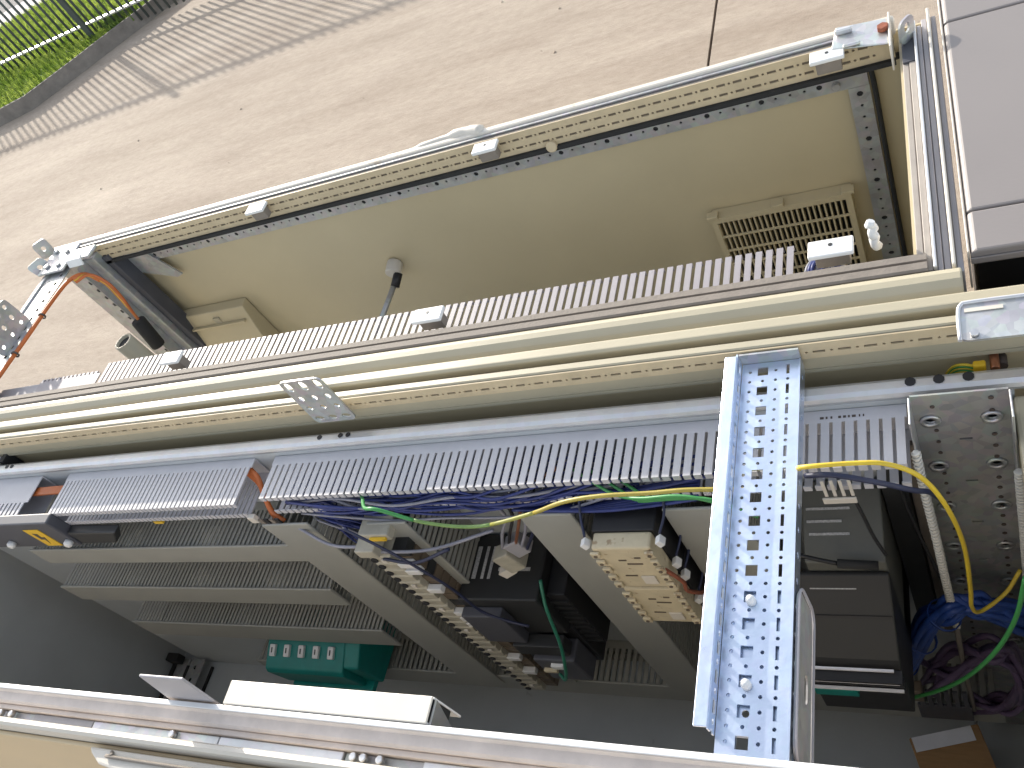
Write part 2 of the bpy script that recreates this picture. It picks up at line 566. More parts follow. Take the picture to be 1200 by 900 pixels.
# small stones and crumbs lying about the yard
mb = MB()
for k in range(70):
    x, y = random.uniform(-7.5, 1.0), random.uniform(1.3, 5.6)
    r_ = random.choice((.003, .004, .004, .005, .008))
    a = random.uniform(0, 6.28)
    U1, V1 = Vector((math.cos(a), math.sin(a), 0)) * r_ * random.uniform(1, 1.8), Vector((-math.sin(a), math.cos(a), 0)) * r_
    c_ = Vector((x, y, 0))
    top = c_ + Vector((random.uniform(-.3, .3) * r_, random.uniform(-.3, .3) * r_, r_ * .9))
    mb.add([c_ + U1, c_ + U1 * .3 + V1, c_ - U1 * .7 + V1 * .6, c_ - U1, c_ - U1 * .2 - V1, c_ + U1 * .7 - V1 * .7, top],
           [(0, 1, 6), (1, 2, 6), (2, 3, 6), (3, 4, 6), (4, 5, 6), (5, 0, 6)])
obj("gravel", mb, 'ground', kind='stuff')

# dry tuft at the foot of the fence post
mb = MB()
for k in range(260):
    a, l = random.uniform(0, 6.28), random.uniform(0.03, 0.12)
    bx, by = -6.15 + random.gauss(0, 0.09), 5.98 + random.gauss(0, 0.06)
    tip = (bx + math.cos(a) * l * 0.5, by + math.sin(a) * l * 0.5, 0.08 + l)
    mb.add([(bx - .008, by, .08), (bx + .008, by, .08), tip, (bx, by + .012, .08)], [(0, 1, 2), (1, 3, 2)])
single("dry_bush", mb, 'soil', "low brown dry tuft growing at the foot of the fence post", "bush")

# fence along the far side of the yard
FY, FTOP = 5.93, 0.86
fn = thing("metal_fence", "dark grey metal bar fence standing between the kerb and the grass verge", "fence", (-6.0, FY, 0.0))
for z in (0.195, FTOP - 0.05):
    obj("rail", MB().box(-11.5, 0.2, FY - .022, FY + .022, z - .007, z + .007), 'galv', fn)
for x in (-9.05, -6.43, -3.81):
    obj("post", MB().box(x - .03, x + .03, FY - .05, FY - .0225, 0.0, FTOP + .03), 'fence', fn, 0.003)
pk = obj("picket", MB().cyl((-11.4, FY, 0.05), (-11.4, FY, FTOP), 0.012, 6), 'fence', fn)
repeat(pk, [(0.085 * k, 0, 0) for k in range(1, 136)])

# ================================================================== BACK CABINET
ZT = 1.15
bc = thing("electrical_cabinet", "cream electrical cabinet lying on its side at the back with its door face away", "cabinet", (-0.95, 0.93, 0.0))
X0, X1 = -1.90, -0.004
def slotted_face(name, x0, x1, y, z0, z1, rows, material, parent, pitch=0.025, off=0.0, sgn=-1):
    """upright strip facing -y with rows of long slots and dots cut through"""
    holes = []
    for (zc, hl, hh, dot) in rows:
        x = x0 + 0.02 + off
        while x < x1 - 0.02:
            holes.append(rect(x - hl, x + hl, zc - hh, zc + hh))
            if dot:
                holes.append(circ(x + pitch / 2, zc, hh, 6))
            x += pitch
    mb = MB().perf(rect(x0, x1, z0, z1), holes, (0, y, 0), (1, 0, 0), (0, 0, 1), 0.0018)
    return obj(name, mb, material, parent)
# near long edge: rear panel with a rounded cream edge, and the taupe rail behind it
obj("rear_panel", MB().prism([(0.6725, .06), (0.6725, 1.128), (0.675, 1.136), (0.682, 1.144), (0.690, 1.149), (0.698, 1.150), (0.7055, 1.148), (0.708, 1.143), (0.708, .06)], 'x', X0 - .15, X1), 'cream', bc, 0.002)
obj("edge_rail", MB().prism([(0.7085, 1.08), (0.7085, 1.1465), (0.7105, 1.1490), (0.720, 1.1490), (0.7215, 1.1445), (0.7235, 1.1445), (0.7245, 1.1480), (0.7335, 1.1480), (0.7345, 1.145), (0.7345, 1.08)], 'x', X0, -0.036), 'taupe', bc)
obj("mounting_plate", MB().box(X0 + .02, -0.06, 0.7365, 0.7395, .10, 1.128), 'plate', bc)
obj("base_panel", MB().box(X0 + .02, X1, .742, 1.19, .04, .06), 'plate', bc)
obj("end_panel", MB().box(-0.0495, -0.0465, .7365, 1.19, .06, 1.13), 'door', bc)
# right end frame, strips along the depth
obj("end_rail", MB().box(-0.046, -0.0385, .7345, 1.165, 1.09, 1.139), 'tanrail', bc, .001)
obj("end_rail", MB().box(-0.038, -0.0305, .713, 1.168, 1.09, 1.141), 'tanrail', bc, .001)
obj("end_rail", MB().box(-0.030, -0.0265, .711, 1.17, 1.09, 1.149), 'flange', bc, .001)
obj("end_rail", MB().box(-0.026, -0.0205, .711, 1.17, 1.09, 1.139), 'lilac', bc, .001)
obj("end_rail", MB().box(-0.020, -0.0130, .710, 1.185, 1.09, 1.137), 'lilac', bc, .001)
obj("end_rail", MB().box(-0.0125, -0.0085, .710, 1.19, 1.09, 1.150), 'offwhite', bc, .0015)
obj("end_rail", MB().box(-0.008, -0.0015, .7085, 1.185, 1.09, 1.138), 'lilac', bc, .001)
obj("reinforcing_bar", MB().box(-0.0455, -0.0305, 1.09, 1.155, 1.1395, 1.1425), 'slate', bc)
# far long edge
obj("frame_rail", MB().box(X0, -0.056, 1.159, 1.174, 1.11, 1.144), 'taupe', bc, .002)
obj("gasket", MB().box(X0, -0.056, 1.1745, 1.180, 1.11, 1.147), 'galvdark', bc, .001)
slotted_face("slotted_rail", X0 + .06, -0.056, 1.1565, 1.108, 1.150, [(1.136, .0065, .0022, True), (1.1195, .0065, .0022, True)], 'beige', bc)
obj("slotted_rail_back", MB().box(X0 + .06, -0.056, 1.1583, 1.1588, 1.108, 1.149), 'brown', bc)
obj("rail_lip", MB().box(X0 + .06, -0.056, 1.150, 1.1555, 1.100, 1.1075), 'rubber', bc)

# door on the far side, seen from inside
dr = obj("door", MB().box(X0 + .02, -0.02, 1.2015, 1.205, .05, 1.12), 'door', bc)
obj("door_edge", MB().box(X0 - .02, -0.052, 1.181, 1.1955, 1.125, 1.151), 'offwhite', dr, .004)
# tubular frame of the door, with real holes
holes = []
x = X0 + .1
k = 0
while x < -0.15:
    holes.append(circ(x, 1.0675, .0045 if k % 4 == 0 else .0022, 8))
    x += .0215
    k += 1
obj("door_frame", MB().perf(rect(X0 + .08, -0.098, 1.053, 1.083), holes, (0, 1.188, 0), (1, 0, 0), (0, 0, 1), .0015), 'galvdark', dr)
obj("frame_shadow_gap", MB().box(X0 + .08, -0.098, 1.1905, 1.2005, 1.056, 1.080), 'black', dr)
obj("door_gasket", MB().tube(curve([(-1.80, 1.19, 1.0895), (-1.0, 1.19, 1.0895), (-.12, 1.19, 1.0895), (-.098, 1.19, 1.080), (-.0915, 1.19, 1.06), (-.0915, 1.19, .9), (-.0915, 1.19, .5)], 6), .0042, 6), 'rubber', dr)
holes = []
z = 1.04
k = 0
while z > .45:
    holes.append(circ(-.1125, z, .0048 if k % 4 == 0 else .0024, 8))
    z -= .0215
    k += 1
obj("door_frame", MB().perf(rect(-.1275, -.0975, .40, 1.0525), holes, (0, 1.188, 0), (1, 0, 0), (0, 0, 1), .0015), 'galvdark', dr)
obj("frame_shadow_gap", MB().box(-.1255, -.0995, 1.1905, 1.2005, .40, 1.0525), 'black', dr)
obj("bolt", MB().cyl((-.142, 1.187, 1.066), (-.142, 1.180, 1.066), .0055, 8), 'steel', dr)
# vent grille
vg = obj("vent_grille", MB().perf(rect(-.389, -.154, .60, .862), [rect(-.380, -.163, .612, .850)], (0, 1.175, 0), (1, 0, 0), (0, 0, 1), .025), 'door', dr)
mb = MB()
for i in range(25):
    xx = -.380 + .217 * i / 24
    mb.box(xx - .0014, xx + .0014, 1.1775, 1.190, .612, .850)
obj("grille_slat", mb, 'door', dr, kind='stuff')
mb = MB()
for zz in (.815, .780, .745, .710, .675):
    mb.box(-.380, -.163, 1.1745, 1.1772, zz - .002, zz + .002)
obj("grille_bar", mb, 'door', dr, kind='stuff')
obj("grille_filter", MB().box(-.381, -.162, 1.1985, 1.2005, .611, .851), 'black', dr)
for xx in (-.385, -.272, -.158):
    obj("grille_clip", MB().box(xx - .010, xx + .010, 1.172, 1.188, .8625, .869), 'door', dr, .001)
# document pocket
pk_ = obj("document_pocket", MB().prism([(1.2005, .880), (1.175, .876), (1.135, .70), (1.135, .50), (1.2005, .50)], 'x', -1.735, -1.515), 'door', dr, .003)
obj("pocket_tab", MB().box(-1.625, -1.605, 1.166, 1.1745, .815, .860), 'cream', dr, .001)
obj("pocket_lip", MB().box(-1.71, -1.53, 1.158, 1.166, .838, .843), 'door', dr)
# round stay mount and its rod
st = obj("door_stay", MB().cyl((-1.068, 1.2005, .890), (-1.068, 1.172, .885), .0175, 16), 'offwhite', dr, .002)
obj("stay_rod", MB().cyl((-1.062, 1.172, .876), (-1.092, 1.04, .846), .006, 8), 'galvdark', dr)
obj("stay_joint", MB().cyl((-1.058, 1.176, .881), (-1.066, 1.150, .868), .0095, 8), 'black', dr)
obj("sealant_blob", MB().tube(curve([(-.92, 1.194, 1.147), (-.84, 1.196, 1.147), (-.77, 1.200, 1.148), (-.735, 1.198, 1.147), (-.71, 1.190, 1.146)], 4), [.003] * 4 + [.007] * 4 + [.011] * 4 + [.0125] * 4 + [.003], 10), 'offwhite', bc)

# left end: posts, depth rail
def holed_post(x0, x1, y, z0, z1, pitch, hs, material, parent, name, xc=None):
    xc = (x0 + x1) / 2 if xc is None else xc
    hl = []
    z = z1 - .03
    while z > z0 + .02:
        hl.append(rect(xc - hs, xc + hs, z - hs, z + hs))
        z -= pitch
    mb = MB().perf(rect(x0, x1, z0, z1), hl, (0, y, 0), (1, 0, 0), (0, 0, 1), .002)
    return obj(name, mb, material, parent)
holed_post(-1.835, -1.762, 1.12, .06, 1.135, .025, .0048, 'galvdark', bc, "corner_post", -1.788)
obj("post_web", MB().box(-1.835, -1.831, 1.1225, 1.19, .06, 1.135), 'galvdark', bc)
obj("post_liner", MB().box(-1.825, -1.765, 1.150, 1.154, .06, 1.135), 'black', bc)
obj("post_web", MB().box(-1.7615, -1.7595, 1.105, 1.16, .06, 1.135), 'galvdark', bc)
obj("corner_post", MB().box(-1.759, -1.728, 1.135, 1.160, .06, 1.135), 'galvdark', bc, .002)
obj("post_gasket", MB().box(-1.7275, -1.706, 1.150, 1.185, .06, 1.12), 'slate', bc, .002)
obj("corner_gusset", MB().prism([(-1.705, 1.03), (-1.705, 1.09), (-1.645, 1.09), (-1.600, 1.00), (-1.62, .995)], 'y', 1.183, 1.187), 'galvdark', bc)
# depth rail on the left end
hl = []
y = .80
while y < 1.10:
    hl.append(rect(y - .0052, y + .0052, .0195 - .0052, .0195 + .0052))
    hl.append(rect(y + .009, y + .016, .052 - .002, .052 + .002))
    y += .0262
obj("depth_rail", MB().perf(rect(.735, 1.165, .0, .068), hl, (-1.772, 0, 1.145), (0, 1, 0), (-1, 0, 0), .002), 'galvdark', bc)
obj("depth_rail_web", MB().box(-1.838, -1.806, .735, 1.165, 1.128, 1.131), 'black', bc)
obj("depth_rail_lip", MB().box(-1.852, -1.8405, .735, 1.165, 1.12, 1.149), 'galvdark', bc, .002)
obj("depth_rail_lip", MB().box(-1.8575, -1.8525, .735, 1.165, 1.12, 1.147), 'black', bc)
# near left post
obj("corner_post", MB().prism([(-1.86, .7365), (-1.86, .80), (-1.83, .80), (-1.83, .775), (-1.79, .775), (-1.79, .7365)], 'z', .06, 1.13), 'lilac', bc, .002)

def tab_plate(name, label, c, U, V, wu, hv, rows, material='galv', lip=None):
    """small perforated plate, bottom middle at c"""
    hl = []
    for v, us, ru, rv2 in rows:
        for u in us:
            hl.append([(u + ru * math.cos(a) , v + rv2 * math.sin(a)) for a in [2 * math.pi * (k + .5) / 10 for k in range(10)]])
    mb = MB().perf(rrect(-wu / 2, wu / 2, 0, hv, min(wu, hv) * .12, 3), hl, c, U, V, .0025)
    return single(name, mb, material, label, "bracket", "galvanised joining plates on the cabinet rims")
tab_plate("joining_plate", "galvanised plate with three rows of holes standing on the rail between the two cabinets",
          (-.816, .6085, 1.122), (1, 0, 0), (.02, 0, 1), .074, .098,
          [(.085, (-.026, 0, .026), .0065, .010), (.058, (-.024, .0, .024), .005, .005), (.036, (-.024, .0, .024), .0045, .0045), (.011, (-.024, 0, .024), .008, .005)], 'galv')
tab_plate("joining_plate", "dull perforated plate standing on the left end rail at the photo edge",
          (-1.795, .905, 1.143), (0, 1, 0), (0, 0, 1), .105, .072,
          [(.060, (-.038, -.012, .014, .038), .005, .005), (.036, (-.03, 0, .03), .005, .006), (.014, (-.035, .0, .035), .005, .004)], 'galvdark')
# cluster of brackets on the far left corner
cb = thing("corner_bracket", "cluster of galvanised corner brackets at the far left corner of the back cabinet", "bracket", (-1.83, 1.15, 1.14))
obj("bracket_body", MB().box(-1.865, -1.775, 1.09, 1.178, 1.1515, 1.158), 'galvdark', cb, .003)
obj("bracket_tab", MB().perf(rrect(-.018, .018, 0, .042, .008, 3), [circ(0, .022, .006, 10)], (-1.885, 1.165, 1.150), (.8, .6, 0), (0, .1, 1), .004), 'galvdark', cb)
obj("bracket_tab", MB().perf(rrect(-.020, .020, 0, .034, .008, 3), [circ(0, .016, .006, 10)], (-1.873, 1.12, 1.142), (.6, .8, 0), (-.3, 0, 1), .004), 'galvdark', cb)
obj("bracket_arm", MB().box(-1.774, -1.70, 1.112, 1.150, 1.152, 1.160), 'galvdark', cb, .003)
obj("bracket_lip", MB().prism([(1.098, 1.150), (1.104, 1.165), (1.116, 1.168), (1.116, 1.1645), (1.107, 1.162), (1.102, 1.150)], 'x', -1.762, -1.715), 'white', cb)
for (x, y) in ((-1.845, 1.16), (-1.80, 1.15), (-1.84, 1.11), (-1.80, 1.108)):
    obj("bolt", MB().cyl((x, y, 1.1585), (x, y, 1.164), .007, 6), 'steel', cb, .001)
# right far corner bracket
rb = thing("corner_bracket", "greenish corner bracket with a rusty bolt at the back cabinet's far right corner", "bracket", (-.09, 1.15, 1.15))
obj("bracket_plate", MB().prism([(-.134, 1.145), (-.060, 1.125), (-.060, 1.185), (-.128, 1.195)], 'z', 1.1515, 1.1545), 'galv', rb, .002)
obj("bracket_lip", MB().box(-.128, -.105, 1.172, 1.178, 1.155, 1.163), 'flange', rb, .002)
obj("bracket_lip", MB().box(-.118, -.095, 1.136, 1.142, 1.155, 1.160), 'galv', rb, .002)
obj("bolt", MB().cyl((-.066, 1.158, 1.155), (-.066, 1.158, 1.162), .008, 6), 'rust', rb, .001)
obj("bracket_end", MB().box(-.0595, -.0565, 1.11, 1.19, 1.12, 1.160), 'offwhite', rb, .001)
obj("lifting_tab", MB().perf(rrect(-.0145, .0145, 0, .035, .010, 4), [rrect(-.005, .005, .014, .028, .0049, 3)], (-.036, 1.135, 1.1425), (.6, .8, 0), (0, 0, 1), .003), 'galvdark', rb)

# white clips along both long rails
CG = "white clips along the back cabinet's long rails"
def clip(x, y, label, w_=.046):
    t = thing("rail_clip", label, "clip", (x, y, 1.14), CG)
    obj("clip_body", MB().box(x - w_ / 2, x + w_ / 2, y - .013, y + .013, 1.1475, 1.1535), 'white', t, .0015)
    obj("clip_hole", MB().cyl((x, y + .003, 1.1532), (x, y + .003, 1.1540), .0026, 8), 'charcoal', t)
    obj("clip_foot", MB().box(x - w_ / 2 + .006, x + w_ / 2 - .006, y - .006, y + .010, 1.126, 1.1470), 'taupe', t, .001)
clip(-1.215, 1.136, "white clip on the far slotted rail nearest the corner bracket cluster")
clip(-.692, 1.137, "white clip on the middle of the far slotted rail")
clip(-.140, 1.139, "white clip on the far slotted rail beside the rusty bolt bracket")
clip(-1.226, .762, "white clip on the near comb duct at the foot of the holed corner post")
clip(-.690, .762, "white clip on the near comb duct below the door stay rod", .050)
clip(-.134, .762, "white clip at the comb duct's right end in front of the vent grille", .050)
obj("rail_cap", MB().cyl((-.588, 1.1563, 1.108), (-.588, 1.148, 1.110), .010, 12), 'beige', bc, .002)

# ================================================================== SLOTTED CABLE DUCTS
def finger_mesh(y_root, y_tip, z, w_, lip, t=.0018, sgn=1):
    """one finger of a duct side: flat strip from root to tip, bent over at the tip; x centred on 0"""
    yd = 1 if y_tip > y_root else -1
    z1 = z - t * sgn
    mb = MB()
    a, b = sorted((y_root, y_tip))
    mb.box(-w_ / 2, w_ / 2, a, b, min(z, z1), max(z, z1))
    a, b = sorted((y_tip, y_tip + yd * t))
    mb.box(-w_ / 2, w_ / 2, a, b, min(z, z - lip * sgn), max(z, z - lip * sgn))
    return mb
def duct(label, x0, x1, y_back, y_front, z0, z1, material, pitch=.0125, fr=.60, root=.016, bottom=True, joined=False,
         cover=None, group="slotted cable ducts", lip=.007, solid_bottom=False):
    t = thing("cable_duct", label, "cable duct", ((x0 + x1) / 2, y_back, z0), group)
    yd = 1 if y_front > y_back else -1
    mb = MB().box(x0, x1, *sorted((y_back, y_back + yd * .002)), z0, z1)
    obj("duct_base", mb, material, t)
    for z, sg in ((z1, 1), (z0, -1)):
        if sg == -1 and not bottom:
            continue
        yr = y_back + yd * root
        obj("duct_edge", MB().box(x0, x1, *sorted((y_back + yd * .0022, yr)), *sorted((z, z - .0018 * sg))), material, t)
        n = int((x1 - x0) / pitch)
        if joined:
            mb = MB()
            for k in range(n):
                f = finger_mesh(yr, y_front, z, pitch * fr, lip, .0018, sg)
                mb.add([(p[0] + x0 + pitch * (k + .5), p[1], p[2]) for p in f.v], f.f)
            obj("finger_row", mb, material, t, kind='stuff')
        else:
            f = finger_mesh(yr, y_front, z, pitch * fr, lip, .0018, sg)
            f.v = [(p[0] + x0 + pitch * .5, p[1], p[2]) for p in f.v]
            o = obj("finger", f, material, t)
            repeat(o, [(pitch * k, 0, 0) for k in range(1, n)])
    if cover:
        c = sorted((y_front - yd * .001, y_front + yd * .004))
        obj("duct_cover", MB().box(x0 - .004, x1 + .004, *c, z0 - .003, z1 + .003), cover, t, .002)
    return t
# comb duct inside the back cabinet (points away from us)
comb = duct("pale lilac comb duct along the near edge inside the back cabinet", -1.46, -.172, .7405, .806, 1.075, 1.120, 'ductlight', root=.006, bottom=False, joined=False, pitch=.0128, fr=.62)
dl = duct("short pale duct piece left of the comb duct by the open cabinet end", -1.66, -1.475, .7405, .795, 1.075, 1.115, 'ductlight', root=.05, bottom=False, joined=True)
single("grey_plate_piece", MB().box(-1.79, -1.665, .742, .790, 1.108, 1.112), 'lilac', "lilac grey plate piece at the left end of the back cabinet's near edge", "plate", bevel=.001)
# near cabinet, top row
dB = duct("long open grey comb duct under the perforated strut", -.958, -.070, .585, .513, 1.034, 1.080, 'duct', lip=.009, fr=.70)
dA = duct("open grey comb duct left of the orange wire gap", -1.452, -1.000, .585, .505, 1.040, 1.080, 'duct', lip=.010, pitch=.0100, fr=.68)
dL = duct("grey duct piece at the left photo edge above the black box", -1.80, -1.530, .585, .505, 1.040, 1.080, 'duct', joined=True, lip=.012, root=.055)
for x, w_ in ((-.157, .004), (-.151, .002), (-.146, .002), (-.138, .003), (-.133, .003), (-.128, .002), (-.124, .004), (-.117, .0015), (-.113, .0015)):
    obj("printed_mark", MB().box(x, x + w_, .5735, .5765, 1.0801, 1.0803), 'ink', dB)
# lower rows left
d2 = duct("covered grey duct second from the top on the left", -1.665, -.992, .585, .503, .900, .950, 'ductwarm', cover='ductwarm', joined=True, pitch=.0100)
d3 = duct("covered grey duct third from the top on the left", -1.775, -1.035, .585, .503, .724, .783, 'ductwarm', cover='ductwarm', joined=True, pitch=.0100)
d4 = duct("covered grey duct above the teal box", -1.745, -1.045, .585, .503, .534, .600, 'ductwarm', cover='ductwarm', joined=True, pitch=.0100)
d5 = duct("bottom grey duct below the power supply and contactors", -1.55, -.02, .585, .505, .318, .382, 'ductwarm', cover='ductwarm', joined=True)
def vduct(label, x0, x1, z0, z1, yc=.500, material='ductwarm'):
    t = thing("cable_duct", label, "cable duct", ((x0 + x1) / 2, .585, z0), "slotted cable ducts")
    obj("duct_base", MB().box(x0, x1, .583, .585, z0, z1), material, t)
    for x, sg in ((x0, 1), (x1, -1)):
        mb = MB()
        n = int((z1 - z0) / .0125)
        for k in range(n):
            zc = z0 + .0125 * (k + .5)
            mb.box(*sorted((x, x + .0018 * sg)), yc + .002, .570, zc - .0038, zc + .0038)
        mb.box(*sorted((x, x + .0018 * sg)), .570, .5828, z0, z1)
        obj("finger_row", mb, material, t, kind='stuff')
    obj("duct_cover", MB().box(x0 - .002, x1 + .002, yc - .003, yc + .0015, z0, z1), material, t, .002)
vduct("upright grey duct cover left of the relay row", -.990, -.902, .352, 1.024)
vduct("upright grey duct cover between the relay row and the power supply", -.792, -.728, .384, 1.018)
vduct("upright grey duct cover between the power supply and the contactors", -.540, -.468, .384, 1.026)
vduct("upright grey duct cover right of the contactors beside the strut", -.345, -.255, .384, 1.028)

# ================================================================== NEAR CABINET
nc = thing("electrical_cabinet", "open cream electrical cabinet lying on its side in front full of wiring ducts", "cabinet", (-.95, .42, 0.0))
NX0, NX1 = -2.16, .62
obj("rear_panel", MB().prism([(.6425, .06), (.6425, 1.118), (.652, 1.120), (.652, 1.147), (.655, 1.150), (.668, 1.150), (.6715, 1.146), (.6715, .06)], 'x', NX0, NX1), 'cream', nc, .0015)
obj("frame_rail", MB().prism([(.6295, 1.10), (.6295, 1.147), (.631, 1.1495), (.639, 1.1495), (.641, 1.147), (.641, 1.10)], 'x', NX0, NX1), 'cream', nc)
slotted_face("slotted_rail", NX0, NX1, .6265, 1.122, 1.1475, [(1.133, .0065, .0018, True)], 'beige', nc, .0262)
obj("slotted_rail_back", MB().box(NX0, NX1, .6284, .6290, 1.124, 1.146), 'brown', nc)
obj("slotted_rail_lip", MB().box(NX0, NX1, .6285, .6415, 1.094, 1.0995), 'cream', nc)
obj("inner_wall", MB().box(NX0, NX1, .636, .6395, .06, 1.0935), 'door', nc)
mp_ = obj("mounting_plate", MB().box(-2.052, .03, .586, .589, .0935, 1.088), 'plate', nc)
obj("plate_flange", MB().prism([(.586, 1.0885), (.5845, 1.094), (.586, 1.099), (.5905, 1.102), (.600, 1.1015), (.606, 1.097), (.607, 1.085), (.605, 1.085), (.604, 1.095), (.595, 1.0985), (.5895, 1.0975), (.5885, 1.0885)], 'x', -2.0, .30), 'flange', nc)
for x in (-.063, -.036, -.009, -.859, -.820, -.806, -1.62, -1.605):
    obj("flange_hole", MB().cyl((x, .597, 1.1000), (x, .597, 1.1030), .0055 if x > -.1 else .004, 10), 'black', nc)
obj("end_panel", MB().box(-2.14, -2.136, .19, .64, .06, 1.10), 'plate', nc)
obj("floor_panel", MB().box(-2.135, .60, .19, .634, .085, .093), 'plate', nc)
# corner rail at the left foot of the plate
obj("corner_rail", MB().box(-2.115, -2.07, .20, .58, .0935, .125), 'galvdark', nc, .003)
hl = []
y = .24
while y < .56:
    hl.append(circ(y, .022, .006, 8))
    y += .035
obj("corner_rail", MB().perf(rect(.20, .58, .0, .05), hl, (-2.055, 0, .128), (0, 1, 0), (1, 0, 0), .002), 'galvdark', nc)
obj("corner_gasket", MB().box(-2.130, -2.117, .22, .583, .0935, .128), 'rubber', nc, .002)
obj("corner_gasket", MB().box(-2.069, -2.058, .24, .560, .0935, .130), 'rubber', nc, .002)
obj("corner_gasket", MB().box(-2.130, -2.085, .560, .583, .130, .160), 'rubber', nc, .003)
obj("corner_gasket", MB().box(-2.004, -1.998, .22, .57, .0935, .101), 'rubber', nc)
# left end post seen past the slotted rail
holed_post(-1.80, -1.665, .622, .50, 1.10, .025, .005, 'galvdark', nc, "corner_post")
obj("post_gasket", MB().box(-1.663, -1.650, .612, .634, .50, 1.10), 'black', nc)
# right end frame
obj("end_rail", MB().box(.028, .12, .20, .5835, 1.045, 1.082), 'cream', nc, .004)
obj("end_panel", MB().box(.123, .127, .19, .5835, .06, 1.06), 'plate', nc)
# front edge: rail, pale strip, locking strip, door flange
obj("frame_rail", MB().prism([(.193, 1.06), (.193, 1.148), (.1905, 1.151), (.188, 1.150), (.186, 1.1445), (.176, 1.1435), (.173, 1.140), (.173, 1.06)], 'x', NX0, NX1), 'pinkwhite', nc)
obj("frame_edge", MB().box(NX0, NX1, .1885, .1945, 1.1515, 1.1535), 'white', nc, .0008)
obj("frame_groove", MB().box(NX0, NX1, .1665, .1728, 1.06, 1.136), 'pinkwhite', nc, .001)
for (a, b, mt) in ((NX0, -1.14, 'galvdark'), (-1.139, -1.02, 'lilac'), (-1.019, -.80, 'galv'), (-.799, -.62, 'flange'), (-.619, -.52, 'galvdark'), (-.519, NX1, 'flange')):
    obj("locking_strip", MB().box(a, b, .1555, .1660, 1.06, 1.130 if mt != 'galvdark' else 1.127), mt, nc, .001)
for x in (-1.205, -1.182, -.871, -.603, -.590, -.569):
    obj("bolt", MB().cyl((x, .161, 1.1302), (x, .161, 1.137), .0045, 8), 'steel', nc, .001)
fd = obj("front_door", MB().prism([(.1545, .06), (.1545, 1.143), (.152, 1.149), (.1475, 1.150), (.144, 1.146), (.1425, 1.13), (.1425, .06)], 'x', NX0, NX1), 'offwhite', nc)
obj("door_face", MB().box(NX0, NX1, .136, .1420, .06, 1.124), 'tan', nc, .002)  # tan colour holds the shade on the door's front face
# second door leaf with a rounded corner, in front
obj("door_leaf", MB().prism([(-1.000, .1355), (-.992, .128), (-.972, .1175), (-.94, .1135), (.6, .1135), (.6, .1355)], 'z', .06, 1.136), 'offwhite', nc, .003)
obj("door_leaf_rim", MB().tube(curve([(-.955, .1325, 1.137), (-.948, .128, 1.139), (-.93, .1262, 1.139), (-.6, .1262, 1.139), (.5, .1262, 1.139)], 6), .0022, 6), 'taupe', nc)

# grey tab and white channel just behind the front rail
t = single("upright_tab", MB().add([(-.892, .197, 1.135), (-.812, .197, 1.135), (-.786, .197, 1.226), (-.855, .197, 1.226),
                                    (-.892, .200, 1.135), (-.812, .200, 1.135), (-.786, .200, 1.226), (-.855, .200, 1.226)],
                                   [(0, 1, 2, 3), (5, 4, 7, 6), (1, 5, 6, 2), (4, 0, 3, 7), (3, 2, 6, 7), (4, 5, 1, 0)]), 'lilac',
           "slanted grey sheet tab sticking up behind the front rail left of the white channel", "bracket", bevel=.001)
wc = thing("white_channel", "white sheet channel lying behind the front rail below the teal box", "channel", (-.66, .21, 1.09))
obj("channel_top", MB().box(-.790, -.512, .1955, .2225, 1.152, 1.1545), 'offwhite', wc, .001)
obj("channel_side", MB().box(-.790, -.512, .2205, .2225, 1.095, 1.1515), 'white', wc)
obj("channel_side", MB().box(-.790, -.512, .1955, .1975, 1.095, 1.1515), 'white', wc)
obj("channel_end", MB().box(-.5145, -.5125, .1985, .2200, 1.115, 1.1510), 'charcoal', wc)  # charcoal plate stands in for the shade inside the open end
obj("channel_bracket", MB().prism([(.1955, 1.150), (.2205, 1.150), (.1955, 1.085)], 'x', -.5115, -.509), 'galv', wc)

# ================================================================== PERFORATED STRUT across the near cabinet
sx = thing("perforated_strut", "bluish zinc perforated strut laid across the open near cabinet", "strut", (-.205, .40, 1.13))
hl = []
hs = .0057
for k in range(16):
    yc = .6095 - .02655 * k
    deep = k
    hl.append(rect(-.2085 - hs, -.2085 + hs, yc - hs, yc + hs))
    hl.append(rect(-.1815 - .0017, -.1815 + .0017, yc - .0065, yc + .0065))
    for u in (-.2225, -.1945):
        hl.append(circ(u, yc, .0019, 8))
    if k < 15:
        ym = yc - .01327
        for u in (-.2225, -.2085, -.1945, -.1815):
            hl.append(circ(u, ym, .0019, 8))
obj("strut_web", MB().perf(rect(-.2315, -.1700, .193, .6215), hl, (0, 0, 1.130), (1, 0, 0), (0, 1, 0), .002), 'zinc', sx)
# left flange (slots) with its outward lip, right flange turned down (holes)
hl = []
for k in range(16):
    yc = .6095 - .02655 * k
    hl.append(rect(yc - .0065, yc + .0065, .0040, .0115))
    if k < 15:
        hl.append(circ(yc - .01327, .0075, .003, 8))
obj("strut_flange", MB().perf(rect(.215, .6215, 0, .0190), hl, (-.2320, 0, 1.1305), (0, 1, 0), (0, 0, 1), .0018), 'zinc', sx)
obj("strut_lip", MB().box(-.2455, -.2325, .216, .6180, 1.1490, 1.1512), 'zinc', sx, .0008)
hl = [circ(.6095 - .02655 * k - .006, -.012, .0035, 8) for k in range(16)]
obj("strut_flange", MB().perf(rect(.200, .6215, -.024, 0), hl, (-.1682, 0, 1.1315), (0, 1, 0), (0, 0, 1), .0018), 'zinc', sx)
obj("strut_end", MB().box(-.232, -.168, .6220, .6245, 1.112, 1.146), 'galvdark', sx)
